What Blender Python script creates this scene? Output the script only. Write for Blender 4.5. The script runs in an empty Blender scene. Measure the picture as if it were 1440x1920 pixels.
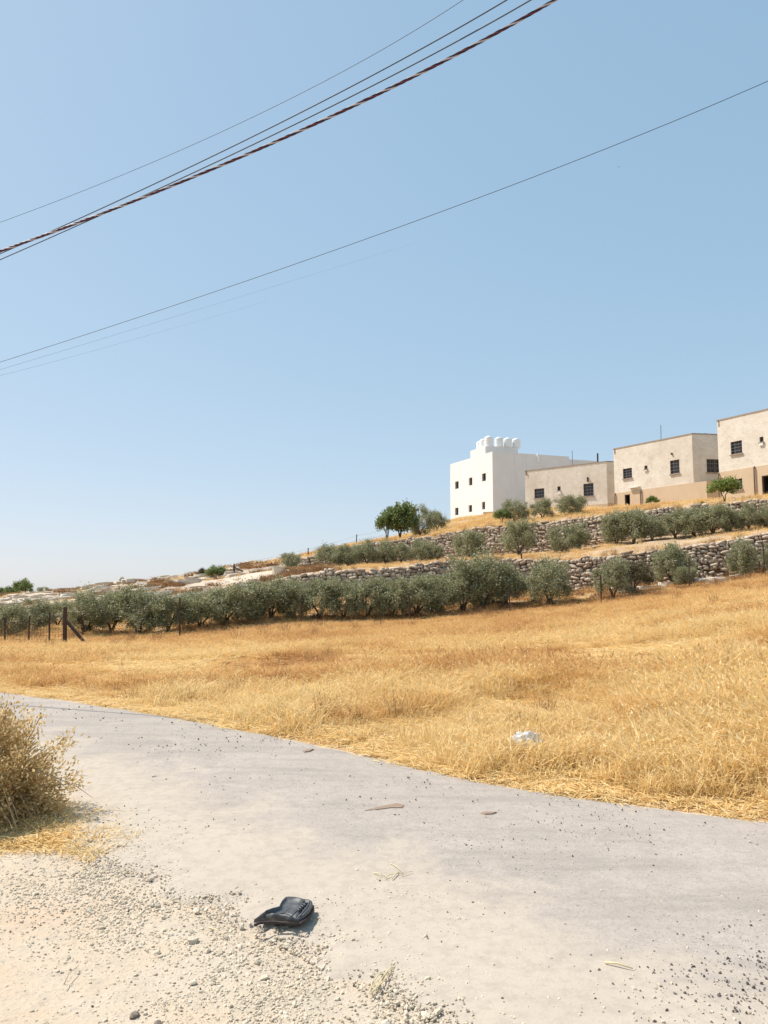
import bpy, bmesh, math, random
import numpy as np
from mathutils import Vector, Matrix, noise as mnoise

scene = bpy.context.scene
random.seed(7)
rng = np.random.default_rng(11)
R = math.radians

# ------------------------------------------------------------------ camera
F = 1450.0                      # focal length in photo pixels (1440 x 1920)
HORIZON = 1110.0
PITCH = math.atan((HORIZON - 960.0) / F)
EYE = 1.6
cam = bpy.data.cameras.new('camera')
cam.sensor_fit = 'HORIZONTAL'; cam.sensor_width = 36.0
cam.lens = 36.0 * F / 1440.0
cam.clip_start = 0.05; cam.clip_end = 9000
cam_o = bpy.data.objects.new('camera', cam)
scene.collection.objects.link(cam_o)
cam_o.location = (0, 0, EYE)
cam_o.rotation_euler = (math.pi / 2 + PITCH, 0, 0)
scene.camera = cam_o

# ------------------------------------------------------------------ sky, sun, exposure
SUN_H = Vector((-0.92, 0.39)).normalized()   # horizontal direction towards the sun
SUN_EL = R(54)
sun_vec = Vector((SUN_H.x * math.cos(SUN_EL), SUN_H.y * math.cos(SUN_EL), math.sin(SUN_EL)))
world = bpy.data.worlds.new('World'); scene.world = world
world.use_nodes = True
wn = world.node_tree.nodes; wl = world.node_tree.links
bg = wn['Background']
sky = wn.new('ShaderNodeTexSky'); sky.sky_type = 'NISHITA'; sky.sun_disc = False
sky.sun_elevation = SUN_EL
sky.sun_rotation = math.atan2(SUN_H.x, SUN_H.y)
sky.altitude = 400; sky.air_density = 1.0; sky.dust_density = 0.8; sky.ozone_density = 2.0
# the phone's flat tone curve for the sky: each colour channel compressed and scaled
sp_ = wn.new('ShaderNodeSeparateColor'); cb_ = wn.new('ShaderNodeCombineColor'); wl.new(sky.outputs[0], sp_.inputs[0])
for ch, (g_, k_) in enumerate(((.50, 1.23), (.36, 1.64), (.32, 1.93))):
    pw_ = wn.new('ShaderNodeMath'); pw_.operation = 'POWER'; wl.new(sp_.outputs[ch], pw_.inputs[0]); pw_.inputs[1].default_value = g_
    ml_ = wn.new('ShaderNodeMath'); ml_.operation = 'MULTIPLY'; wl.new(pw_.outputs[0], ml_.inputs[0]); ml_.inputs[1].default_value = k_
    wl.new(ml_.outputs[0], cb_.inputs[ch])
wl.new(cb_.outputs[0], bg.inputs[0]); bg.inputs[1].default_value = 0.15
sun = bpy.data.lights.new('sun', 'SUN'); sun.energy = 3.5; sun.angle = R(0.53); sun.color = (1.0, 0.95, 0.87)
sun_o = bpy.data.objects.new('sun', sun); scene.collection.objects.link(sun_o)
sun_o.rotation_euler = (-sun_vec).to_track_quat('-Z', 'Y').to_euler()
sun_o.location = (-20, 10, 40)
vs = scene.view_settings
vs.view_transform = 'Standard'; vs.look = 'None'; vs.gamma = 1.0; vs.use_curve_mapping = False
vs.exposure = 0.72
scene.render.film_transparent = False
scene.cycles.max_bounces = 6; scene.cycles.diffuse_bounces = 3; scene.cycles.glossy_bounces = 2; scene.cycles.transmission_bounces = 3; scene.cycles.caustics_reflective = False; scene.cycles.caustics_refractive = False

# ------------------------------------------------------------------ helpers
cT, sT = math.cos(PITCH), math.sin(PITCH)
def at(px, py, Y):
    """world point seen at photo pixel (px, py) at forward distance Y"""
    t = (960.0 - py) / F
    zr = Y * (t * cT + sT) / (cT - t * sT)
    fw = Y * cT + zr * sT
    return Vector(((px - 720.0) / F * fw, Y, zr + EYE))
def ray(px, py):
    return (at(px, py, 1.0) - Vector((0, 0, EYE)))
def at_z(px, py, z):
    d = ray(px, py)
    return Vector((0, 0, EYE)) + d * ((z - EYE) / d.z)
def on_plane(px, py, p, n):
    d = ray(px, py); o = Vector((0, 0, EYE))
    return o + d * ((p - o).dot(n) / d.dot(n))
def proj(P):
    zr = P[2] - EYE; fw = P[1] * cT + zr * sT; up = -P[1] * sT + zr * cT
    return 720 + F * P[0] / fw, 960 - F * up / fw

COL = scene.collection
def tag(o, label=None, cat=None, group=None, kind=None):
    if label: o['label'] = label
    if cat: o['category'] = cat
    if group: o['group'] = group
    if kind: o['kind'] = kind
    return o
def empty(name, loc=(0, 0, 0), rz=0.0):
    o = bpy.data.objects.new(name, None); COL.objects.link(o)
    o.empty_display_size = 0.2
    o.location = loc; o.rotation_euler = (0, 0, rz)
    return o
def mesh_from(name, verts, faces, mats=None, smooth=False):
    me = bpy.data.meshes.new(name)
    me.from_pydata([tuple(v) for v in verts], [], [tuple(f) for f in faces])
    me.update()
    for m in (mats or []): me.materials.append(m)
    if smooth:
        me.polygons.foreach_set('use_smooth', [True] * len(me.polygons))
    return me
def fast_quads(name, V, mat, smooth=False):
    """V: (N,4,3) array -> mesh of N quads"""
    n = len(V)
    me = bpy.data.meshes.new(name)
    me.vertices.add(n * 4); me.vertices.foreach_set('co', V.reshape(-1).astype(np.float32))
    me.loops.add(n * 4); me.loops.foreach_set('vertex_index', np.arange(n * 4, dtype=np.int32))
    me.polygons.add(n); me.polygons.foreach_set('loop_start', np.arange(0, n * 4, 4, dtype=np.int32))
    me.polygons.foreach_set('loop_total', np.full(n, 4, dtype=np.int32))
    me.materials.append(mat); me.update(calc_edges=True); me.validate()
    return me
class MB:
    def __init__(s): s.v = []; s.f = []; s.m = []
    def add(s, verts, faces, mi=0):
        b = len(s.v); s.v += [Vector(v) for v in verts]
        for f in faces: s.f.append([b + i for i in f]); s.m.append(mi)
    def box(s, c, h, ax=None, mi=0):
        """centre c, half sizes h, axes (3 unit vectors)"""
        ax = ax or (Vector((1, 0, 0)), Vector((0, 1, 0)), Vector((0, 0, 1)))
        c = Vector(c); vs_ = []
        for k in range(8):
            sx, sy, sz = (k & 1) * 2 - 1, ((k >> 1) & 1) * 2 - 1, ((k >> 2) & 1) * 2 - 1
            vs_.append(c + ax[0] * (h[0] * sx) + ax[1] * (h[1] * sy) + ax[2] * (h[2] * sz))
        s.add(vs_, [(0, 2, 3, 1), (4, 5, 7, 6), (0, 1, 5, 4), (2, 6, 7, 3), (0, 4, 6, 2), (1, 3, 7, 5)], mi)
    def tube(s, pts, rad, n=6, cap=True, mi=0):
        pts = [Vector(p) for p in pts]
        if not hasattr(rad, '__len__'): rad = [rad] * len(pts)
        b = len(s.v); prev = None
        for i, p in enumerate(pts):
            t = (pts[min(i + 1, len(pts) - 1)] - pts[max(i - 1, 0)]).normalized()
            if prev is None:
                a = t.orthogonal().normalized()
            else:
                a = (prev - t * prev.dot(t)).normalized()
            prev = a; c = t.cross(a)
            for k in range(n):
                an = 2 * math.pi * k / n
                s.v.append(p + (a * math.cos(an) + c * math.sin(an)) * rad[i])
        for i in range(len(pts) - 1):
            for k in range(n):
                k2 = (k + 1) % n
                s.f.append([b + i * n + k, b + i * n + k2, b + (i + 1) * n + k2, b + (i + 1) * n + k]); s.m.append(mi)
        if cap:
            s.f.append([b + k for k in range(n)][::-1]); s.m.append(mi)
            e = b + (len(pts) - 1) * n
            s.f.append([e + k for k in range(n)]); s.m.append(mi)
    def lathe(s, prof, n=24, c=(0, 0, 0), mi=0):
        b = len(s.v); c = Vector(c)
        for r, z in prof:
            for k in range(n):
                a = 2 * math.pi * k / n
                s.v.append(c + Vector((r * math.cos(a), r * math.sin(a), z)))
        for i in range(len(prof) - 1):
            for k in range(n):
                k2 = (k + 1) % n
                s.f.append([b + i * n + k, b + i * n + k2, b + (i + 1) * n + k2, b + (i + 1) * n + k]); s.m.append(mi)
        s.f.append([b + k for k in range(n)][::-1]); s.m.append(mi)
        e = b + (len(prof) - 1) * n
        s.f.append([e + k for k in range(n)]); s.m.append(mi)
    def mesh(s, name, mats, smooth=False):
        me = mesh_from(name, s.v, s.f, mats if isinstance(mats, (list, tuple)) else [mats], smooth)
        if any(s.m): me.polygons.foreach_set('material_index', s.m)
        return me
    def build(s, name, mats, parent=None, smooth=False):
        o = bpy.data.objects.new(name, s.mesh(name, mats, smooth)); COL.objects.link(o)
        if parent: o.parent = parent
        return o
def link(name, me, parent=None):
    o = bpy.data.objects.new(name, me); COL.objects.link(o)
    if parent: o.parent = parent
    return o

def vnoise(x, y, s=1.0, seed=0):
    """vectorised value noise 0..1"""
    x = np.asarray(x, float) / s + seed * 17.31; y = np.asarray(y, float) / s + seed * 9.77
    xi = np.floor(x); yi = np.floor(y); fx = x - xi; fy = y - yi
    fx = fx * fx * (3 - 2 * fx); fy = fy * fy * (3 - 2 * fy)
    def h(a, b):
        v = np.sin(a * 127.1 + b * 311.7 + seed * 74.7) * 43758.5453
        return v - np.floor(v)
    return (h(xi, yi) * (1 - fx) + h(xi + 1, yi) * fx) * (1 - fy) + (h(xi, yi + 1) * (1 - fx) + h(xi + 1, yi + 1) * fx) * fy
def fbm(x, y, s, seed=0, o=3):
    t = 0; a = .5; n = 0
    for k in range(o):
        t = t + a * vnoise(x, y, s / 2 ** k, seed + k); n += a; a *= .5
    return t / n

# ------------------------------------------------------------------ materials
def new_mat(name):
    m = bpy.data.materials.new(name); m.use_nodes = True
    nt = m.node_tree; nt.nodes.clear()
    out = nt.nodes.new('ShaderNodeOutputMaterial')
    return m, nt, out
def N(nt, typ, **kw):
    n = nt.nodes.new(typ)
    for k, v in kw.items():
        if k.startswith('i_'):
            n.inputs[k[2:].replace('_', ' ')].default_value = v
        else: setattr(n, k, v)
    return n
def ramp(nt, fac, stops, interp='LINEAR'):
    r = nt.nodes.new('ShaderNodeValToRGB'); r.color_ramp.interpolation = interp
    el = r.color_ramp.elements
    while len(el) < len(stops): el.new(0.5)
    for e, (p, c) in zip(el, stops):
        e.position = p; e.color = (*c, 1) if len(c) == 3 else c
    nt.links.new(fac, r.inputs[0]); return r.outputs[0]
def tex(nt, scale, detail=4, rough=0.55, coord='Object', dist=0.0, map_scale=None):
    tc = nt.nodes.new('ShaderNodeTexCoord')
    src = tc.outputs[coord]
    if map_scale:
        mp = nt.nodes.new('ShaderNodeMapping'); mp.inputs['Scale'].default_value = map_scale
        nt.links.new(src, mp.inputs[0]); src = mp.outputs[0]
    n = nt.nodes.new('ShaderNodeTexNoise')
    n.inputs['Scale'].default_value = scale; n.inputs['Detail'].default_value = detail
    n.inputs['Roughness'].default_value = rough; n.inputs['Distortion'].default_value = dist
    nt.links.new(src, n.inputs['Vector']); return n.outputs[0]
def mixc(nt, fac, a, b, mode='MIX'):
    m = nt.nodes.new('ShaderNodeMix'); m.data_type = 'RGBA'; m.blend_type = mode
    for sock, v in ((m.inputs[0], fac), (m.inputs[6], a), (m.inputs[7], b)):
        if isinstance(v, bpy.types.NodeSocket): nt.links.new(v, sock)
        elif isinstance(v, (int, float)): sock.default_value = v
        else: sock.default_value = (*v, 1)
    return m.outputs[2]
def bump(nt, h, strength, dist=0.01, normal=None):
    b = nt.nodes.new('ShaderNodeBump'); b.inputs['Strength'].default_value = strength
    b.inputs['Distance'].default_value = dist; nt.links.new(h, b.inputs['Height'])
    if normal: nt.links.new(normal, b.inputs['Normal'])
    return b.outputs[0]
def principled(nt, out, col, rough=0.9, normal=None, spec=0.3, metal=0.0):
    p = nt.nodes.new('ShaderNodeBsdfPrincipled')
    if isinstance(col, bpy.types.NodeSocket): nt.links.new(col, p.inputs['Base Color'])
    else: p.inputs['Base Color'].default_value = (*col, 1)
    if isinstance(rough, bpy.types.NodeSocket): nt.links.new(rough, p.inputs['Roughness'])
    else: p.inputs['Roughness'].default_value = rough
    p.inputs['Specular IOR Level'].default_value = spec
    p.inputs['Metallic'].default_value = metal
    if normal: nt.links.new(normal, p.inputs['Normal'])
    nt.links.new(p.outputs[0], out.inputs[0]); return p
def simple(name, col, rough=0.8, var=0.15, scale=8.0, bmp=0.2, metal=0.0, spec=0.3):
    m, nt, out = new_mat(name)
    n = tex(nt, scale, 5)
    c = mixc(nt, n, tuple(x * (1 - var) for x in col), tuple(min(1, x * (1 + var)) for x in col))
    principled(nt, out, c, rough, bump(nt, n, bmp), spec, metal)
    return m
def leaf_mat(name, stops, trans=0.25, rough=0.6, inst=None, spec=0.3):
    """foliage: colour by leaf (random per island) or by the tint each instance carries"""
    m, nt, out = new_mat(name)
    if inst:
        a = nt.nodes.new('ShaderNodeAttribute'); a.attribute_type = 'INSTANCER'; a.attribute_name = inst
        g = nt.nodes.new('ShaderNodeNewGeometry')
        mm = nt.nodes.new('ShaderNodeMath'); mm.operation = 'MULTIPLY_ADD'
        nt.links.new(g.outputs['Random Per Island'], mm.inputs[0]); mm.inputs[1].default_value = 0.5
        ad = nt.nodes.new('ShaderNodeMath'); ad.operation = 'SUBTRACT'; nt.links.new(a.outputs['Fac'], ad.inputs[0]); ad.inputs[1].default_value = 0.25
        nt.links.new(ad.outputs[0], mm.inputs[2]); fac = mm.outputs[0]
    else:
        g = nt.nodes.new('ShaderNodeNewGeometry'); fac = g.outputs['Random Per Island']
    c = ramp(nt, fac, stops)
    p = principled(nt, out, c, rough, None, spec)
    t = nt.nodes.new('ShaderNodeBsdfTranslucent'); nt.links.new(c, t.inputs[0])
    mx = nt.nodes.new('ShaderNodeMixShader'); mx.inputs[0].default_value = trans
    nt.links.new(p.outputs[0], mx.inputs[1]); nt.links.new(t.outputs[0], mx.inputs[2])
    nt.links.new(mx.outputs[0], out.inputs[0])
    return m

# field soil under the grass
def mat_field():
    m, nt, out = new_mat('straw_soil')
    a = tex(nt, 0.25, 5); b = tex(nt, 6.0, 6, .7)
    c = ramp(nt, a, [(0.3, (.40, .24, .11)), (0.55, (.50, .33, .15)), (0.75, (.55, .39, .20))])
    c = mixc(nt, b, c, (.42, .26, .13))
    principled(nt, out, c, .95, bump(nt, b, .6, .05)); return m
def mat_terrace():
    m, nt, out = new_mat('terrace_soil')
    a = tex(nt, 0.4, 5); b = tex(nt, 5.0, 6, .7)
    c = ramp(nt, a, [(0.3, (.42, .27, .15)), (0.5, (.52, .36, .22)), (0.7, (.60, .46, .30))])
    c = mixc(nt, mixc(nt, .5, b, (0, 0, 0)), c, (.30, .18, .10))
    principled(nt, out, c, .95, bump(nt, b, .6, .06)); return m
def mat_hill():
    m, nt, out = new_mat('rocky_hill_soil')
    a = tex(nt, 0.35, 6, .6, map_scale=(.35, 1, 1)); b = tex(nt, 3.0, 6, .7)
    c = ramp(nt, a, [(0.36, (.40, .26, .15)), (0.44, (.58, .46, .33)), (0.54, (.66, .56, .44)), (.8, (.70, .62, .52))])
    c = mixc(nt, mixc(nt, .4, b, (0, 0, 0)), c, (.36, .23, .13))
    principled(nt, out, c, .95, bump(nt, b, .8, .1)); return m
def mat_sand():
    m, nt, out = new_mat('gravelly_sand')
    a = tex(nt, 0.9, 6, .6); b = tex(nt, 38.0, 5, .75); d = tex(nt, 9.0, 5, .7); e = tex(nt, 2.3, 5, .6, dist=.6)
    c = ramp(nt, a, [(0.32, (.49, .41, .32)), (0.5, (.57, .463, .345)), (0.66, (.59, .44, .31))])
    c = mixc(nt, ramp(nt, e, [(.45, (0, 0, 0)), (.62, (.6, .6, .6))]), c, (.60, .50, .395))
    c = mixc(nt, ramp(nt, d, [(.5, (0, 0, 0)), (.66, (.4, .4, .4))]), c, (.43, .37, .30))
    c = mixc(nt, ramp(nt, b, [(.56, (0, 0, 0)), (.66, (.55, .55, .55))]), c, (.24, .20, .15))
    hh = mixc(nt, .5, b, d)
    principled(nt, out, c, .97, bump(nt, hh, .9, .02), .12); return m
def mat_road():
    m, nt, out = new_mat('dusty_asphalt')
    a = tex(nt, 0.55, 5, .6, map_scale=(1, 1, 1)); b = tex(nt, 75.0, 4, .8); d = tex(nt, 14, 5, .7); e = tex(nt, 1.6, 8, .68, dist=.8)
    mp = nt.nodes.new('ShaderNodeMapping'); mp.inputs['Rotation'].default_value = (0, 0, R(40)); mp.inputs['Scale'].default_value = (.35, 3.2, 1)
    tc = nt.nodes.new('ShaderNodeTexCoord'); nt.links.new(tc.outputs['Object'], mp.inputs[0])
    sn = nt.nodes.new('ShaderNodeTexNoise'); sn.inputs['Scale'].default_value = 1.0; sn.inputs['Detail'].default_value = 6; sn.inputs['Roughness'].default_value = .65
    nt.links.new(mp.outputs[0], sn.inputs['Vector']); st = sn.outputs[0]
    c = ramp(nt, a, [(0.3, (.405, .345, .298)), (0.5, (.425, .363, .314)), (0.7, (.445, .381, .33))])
    c = mixc(nt, ramp(nt, st, [(.48, (0, 0, 0)), (.62, (.6, .6, .6))]), c, (.315, .268, .235))
    # pale dust blown over it
    c = mixc(nt, ramp(nt, e, [(.48, (0, 0, 0)), (.70, (.65, .65, .65))]), c, (.52, .445, .37))
    # fine dark chippings
    c = mixc(nt, ramp(nt, b, [(.52, (0, 0, 0)), (.66, (.65, .65, .65))]), c, (.17, .15, .13))
    c = mixc(nt, ramp(nt, d, [(.47, (0, 0, 0)), (.66, (.5, .5, .5))]), c, (.30, .262, .23))
    # sand drifted in from the near verge (vertex attribute: metres from that verge)
    at_ = nt.nodes.new('ShaderNodeAttribute'); at_.attribute_name = 'verge'
    ad = nt.nodes.new('ShaderNodeMath'); ad.operation = 'MULTIPLY_ADD'
    nt.links.new(e, ad.inputs[0]); ad.inputs[1].default_value = -1.6; nt.links.new(at_.outputs['Fac'], ad.inputs[2])
    sand = ramp(nt, ad.outputs[0], [(0.0, (.75, .75, .75)), (.6, (0, 0, 0))])
    sc = mixc(nt, ramp(nt, d, [(.45, (0, 0, 0)), (.62, (.6, .6, .6))]), (.53, .445, .35), (.42, .35, .28))
    c = mixc(nt, sand, c, sc)
    hh = mixc(nt, .5, b, d)
    principled(nt, out, c, .95, bump(nt, hh, .45, .012), .12); return m
M_FIELD, M_TERR, M_HILL, M_SAND, M_ROAD = mat_field(), mat_terrace(), mat_hill(), mat_sand(), mat_road()

def mat_stone(name, stops, rnd='Object'):
    m, nt, out = new_mat(name)
    if rnd == 'Object':
        oi = nt.nodes.new('ShaderNodeObjectInfo'); r = oi.outputs['Random']
    else:
        g = nt.nodes.new('ShaderNodeNewGeometry'); r = g.outputs['Random Per Island']
    c = ramp(nt, r, stops)
    n = tex(nt, 3.5, 6, .7); n2 = tex(nt, 16, 5, .7)
    c = mixc(nt, ramp(nt, n, [(.45, (0, 0, 0)), (.7, (.55, .55, .55))]), c, (.33, .25, .19))
    c = mixc(nt, ramp(nt, n2, [(.5, (0, 0, 0)), (.75, (.4, .4, .4))]), c, (.62, .51, .385))
    principled(nt, out, c, .95, bump(nt, n2, .6, .03)); return m
ST = [(0, (.38, .26, .185)), (.25, (.49, .365, .265)), (.5, (.55, .43, .32)), (.75, (.64, .51, .38)), (1, (.53, .42, .31))]
M_STONE = mat_stone('limestone_rubble', ST); M_STONE_I = mat_stone('limestone_rubble_far', ST, 'Island')
RK = [(0, (.55, .46, .36)), (.5, (.64, .55, .44)), (1, (.70, .62, .52))]
M_ROCK = mat_stone('bare_limestone', RK)
M_CORE = simple('wall_earth', (.46, .34, .24), .95, .3, 4, .6)
PB = [(0, (.36, .31, .25)), (.3, (.50, .43, .34)), (.65, (.60, .53, .43)), (1, (.68, .62, .54))]
def mat_peb():
    m, nt, out = new_mat('pale_gravel'); oi = nt.nodes.new('ShaderNodeObjectInfo')
    c = ramp(nt, oi.outputs['Random'], [(0, (.53, .43, .32)), (.3, (.63, .52, .39)), (.7, (.71, .60, .46)), (1, (.79, .70, .58))])
    n = tex(nt, 2.5, 4, .6); c = mixc(nt, n, c, (.60, .50, .37)); principled(nt, out, c, .92, bump(nt, n, .3, .1)); return m
M_PEB = mat_peb()
M_DARKPEB = mat_stone('dark_chippings', [(0, (.10, .09, .08)), (.5, (.17, .15, .135)), (1, (.28, .25, .22))])

# plants
OL = [(0, (.17, .17, .075)), (.35, (.285, .285, .14)), (.7, (.40, .39, .22)), (.9, (.53, .51, .34)), (1, (.66, .62, .45))]
M_OLIVE = leaf_mat('olive_leaves', OL, .32, .5)
M_OLIVE_B = leaf_mat('olive_leaves_browned', [(0, (.08, .06, .03)), (.4, (.14, .11, .05)), (.7, (.13, .13, .06)), (1, (.20, .15, .07))], .15, .55)
M_GREEN = leaf_mat('green_leaves', [(0, (.11, .155, .045)), (.5, (.20, .25, .085)), (1, (.32, .36, .15))], .4, .5)
M_LIME = leaf_mat('bright_green_leaves', [(0, (.13, .18, .03)), (.5, (.22, .27, .06)), (1, (.33, .36, .11))], .3, .5)
M_BUSHLEAF = leaf_mat('dusty_bush_leaves', [(0, (.46, .30, .12)), (.3, (.64, .45, .20)), (.6, (.78, .60, .32)), (.85, (.70, .56, .30)), (1, (.80, .66, .40))], .5, .7)
M_BARK = simple('olive_bark', (.10, .075, .055), .95, .35, 12, .7)
M_TWIG = simple('dry_twig', (.42, .30, .16), .9, .3, 20, .4)
GR = [(0, (.90, .73, .42)), (.3, (.86, .62, .27)), (.55, (.74, .46, .185)), (.8, (.60, .315, .125)), (1, (.42, .20, .08))]
M_GRASS = leaf_mat('dry_grass', GR, .38, .75, inst='tint', spec=.2)
M_SCRUB = leaf_mat('thorny_scrub', [(0, (.46, .27, .12)), (.4, (.36, .19, .085)), (.75, (.24, .13, .06)), (1, (.19, .14, .07))], .15, .8, inst='tint')

# masonry
def mat_block(name, c1, c2, stain, bw=.42, bh=.21):
    m, nt, out = new_mat(name)
    uv = nt.nodes.new('ShaderNodeUVMap')
    br = nt.nodes.new('ShaderNodeTexBrick'); nt.links.new(uv.outputs[0], br.inputs[0])
    br.inputs['Scale'].default_value = 1.0; br.inputs['Brick Width'].default_value = bw; br.inputs['Row Height'].default_value = bh
    br.inputs['Mortar Size'].default_value = .012; br.inputs['Mortar Smooth'].default_value = .4; br.inputs['Bias'].default_value = 0
    br.inputs['Color1'].default_value = (*c1, 1); br.inputs['Color2'].default_value = (*c2, 1)
    br.inputs['Mortar'].default_value = (c1[0] * .80, c1[1] * .78, c1[2] * .74, 1)
    n = tex(nt, .38, 8, .72); n2 = tex(nt, 1.9, 8, .75, dist=.6)
    c = mixc(nt, ramp(nt, n, [(.42, (0, 0, 0)), (.65, (.75, .75, .75))]), br.outputs[0], stain)
    c = mixc(nt, ramp(nt, n2, [(.52, (0, 0, 0)), (.68, (.48, .48, .48))]), c, tuple(x * .72 for x in stain))
    principled(nt, out, c, .93, bump(nt, br.outputs['Fac'], -.25, .01)); return m
M_BLOCK = mat_block('concrete_block', (.80, .72, .61), (.74, .655, .55), (.60, .51, .40))
M_PLAST = simple('tan_render', (.60, .45, .30), .93, .13, 1.1, .25)
def mat_white():
    m, nt, out = new_mat('white_render'); a = tex(nt, .5, 6, .65); b = tex(nt, 1.3, 6, .7, map_scale=(1, 1, .12)); d = tex(nt, 14, 4)
    c = mixc(nt, ramp(nt, a, [(.4, (0, 0, 0)), (.7, (.6, .6, .6))]), (.80, .77, .73), (.72, .68, .63))
    c = mixc(nt, ramp(nt, b, [(.55, (0, 0, 0)), (.75, (.35, .35, .35))]), c, (.58, .53, .47))
    principled(nt, out, c, .9, bump(nt, d, .25, .02)); return m
M_WHITE = mat_white()
M_ROOF = simple('roof_screed', (.42, .37, .31), .95, .15, 2, .3)
M_COPE = simple('coping_concrete', (.36, .29, .23), .95, .2, 5, .3)
M_FRAME = simple('brown_window_frame', (.11, .075, .055), .6, .2, 9, .1)
M_GLASS = None
def mat_glass():
    m, nt, out = new_mat('dark_window_glass')
    n = tex(nt, 1.5, 3)
    c = mixc(nt, n, (.018, .018, .022), (.045, .042, .045))
    principled(nt, out, c, .12, None, .5); return m
M_GLASS = mat_glass()
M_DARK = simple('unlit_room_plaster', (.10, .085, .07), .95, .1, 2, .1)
M_IRON = simple('rusty_iron', (.085, .055, .045), .75, .35, 25, .3, .2)
M_STEEL = simple('grey_steel_pole', (.22, .21, .20), .6, .2, 15, .1, .3)
M_TANK = simple('white_polyethylene', (.84, .84, .82), .45, .03, 2, .05)
M_PIPE = simple('brown_drainpipe', (.20, .13, .09), .7, .2, 8, .1)

# ------------------------------------------------------------------ the lie of the land
U = np.concatenate([np.linspace(-12, -1.5, 14)[:-1], np.linspace(-1.5, 1.5, 361), np.linspace(1.5, 12, 14)[1:]])
def line(pts, world=False):
    """photo pixels and distance -> (Y(u), Z(u)) sampled on U"""
    ws = [at(*p) for p in pts] if not world else [Vector(p) for p in pts]
    u = np.array([w.x / w.y for w in ws]); y = np.array([w.y for w in ws]); z = np.array([w.z for w in ws])
    o = np.argsort(u)
    Y = np.interp(U, u[o], y[o]); Z = np.interp(U, u[o], z[o])
    k = np.ones(5) / 5
    Ys = np.convolve(np.pad(Y, 2, 'edge'), k, 'valid'); Zs = np.convolve(np.pad(Z, 2, 'edge'), k, 'valid')
    return Ys, Zs
FAR_EDGE = [(-40, 31), (-20, 21.5), (-10, 15.2), (-6.4, 12.9), (-3.05, 10.5), (-.7, 8.4), (.63, 7.03), (1.26, 6.5), (2.17, 5.95), (2.8, 5.63), (5, 4.4), (10, 1.2), (16, -4)]
NEAR_EDGE = [(-43, 27), (-23, 18), (-12, 12), (-7.5, 9.6), (-4.6, 8.0), (-2.9, 6.6), (-1.75, 5.1), (-.95, 4.35), (-.25, 3.75), (.5, 2.9), (1.4, 1.7), (3.5, -2), (6, -8)]
L_N = (np.full_like(U, .25), np.full_like(U, -.02))
L_A = line([(x, y, -.02) for x, y in FAR_EDGE if y > 1], True)
L_A2 = line([(-900, 1216, 38), (-300, 1212, 31), (0, 1208, 31), (125, 1208, 31), (340, 1200, 32), (565, 1172, 36), (768, 1168, 37), (955, 1150, 38), (1128, 1135, 37), (1293, 1108, 37), (1440, 1085, 36), (1700, 1060, 35)])
L_B = line([(-900, 1180, 52), (-300, 1178, 48), (0, 1165, 48), (200, 1155, 46), (400, 1140, 45), (480, 1122, 46), (540, 1110, 46), (700, 1105, 46), (850, 1105, 46), (980, 1108, 46), (1100, 1105, 44), (1220, 1098, 43), (1320, 1090, 42), (1440, 1075, 41), (1700, 1050, 40)])
_c = [(-900, 1179, 52.4), (-300, 1177, 48.4), (0, 1164, 48.4), (200, 1154, 46.4), (400, 1137, 45.4), (470, 1112, 46.4), (510, 1092, 46.4), (540, 1082, 46.4), (600, 1073, 46.4), (717, 1070, 46.4), (770, 1062, 46.4), (850, 1055, 46.4), (980, 1052, 46.4), (1060, 1053, 45), (1126, 1044, 44.2), (1187, 1039, 43.6), (1297, 1028, 42.6), (1358, 1018, 42), (1440, 1002, 41.4), (1700, 975, 40.4)]
L_C = line(_c)
L_D = line([(-900, 1170, 76), (-300, 1160, 72), (0, 1138, 70), (200, 1112, 68), (400, 1085, 66), (540, 1067, 66), (600, 1062, 66), (700, 1057, 65), (820, 1051, 63), (920, 1040, 61), (970, 1039, 60), (1045, 1032, 58.5), (1095, 1026, 57.5), (1157, 1015, 56), (1231, 1006, 55), (1340, 996, 53.5), (1440, 985, 52), (1700, 965, 49)])
L_E = line([(-900, 1169, 76.4), (-300, 1158, 72.4), (0, 1136, 70.4), (200, 1110, 68.4), (400, 1082, 66.4), (540, 1056, 66.4), (590, 1042, 66.4), (640, 1030, 66), (700, 1019, 65.4), (760, 1012, 64.6), (820, 1006, 63.4), (895, 993, 62), (970, 986, 60.4), (1045, 980, 59), (1120, 970, 57.4), (1180, 962, 56.2), (1244, 956, 55.4), (1298, 952, 54.6), (1331, 949, 54), (1387, 942, 53.2), (1440, 938, 52.4), (1700, 918, 49.4)])
L_F = line([(-900, 1160, 110), (-300, 1140, 100), (0, 1117, 95), (100, 1108, 92), (200, 1097, 90), (300, 1085, 88), (400, 1072, 88), (510, 1053, 88), (540, 1047, 88), (640, 1025, 88), (700, 1016, 88), (760, 1004, 90), (800, 995, 92), (844, 974, 94), (925, 963, 90), (984, 956, 86), (1050, 951, 82), (1150, 951, 75), (1250, 944, 70), (1344, 938, 65), (1440, 928, 60), (1700, 905, 56)])
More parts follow.
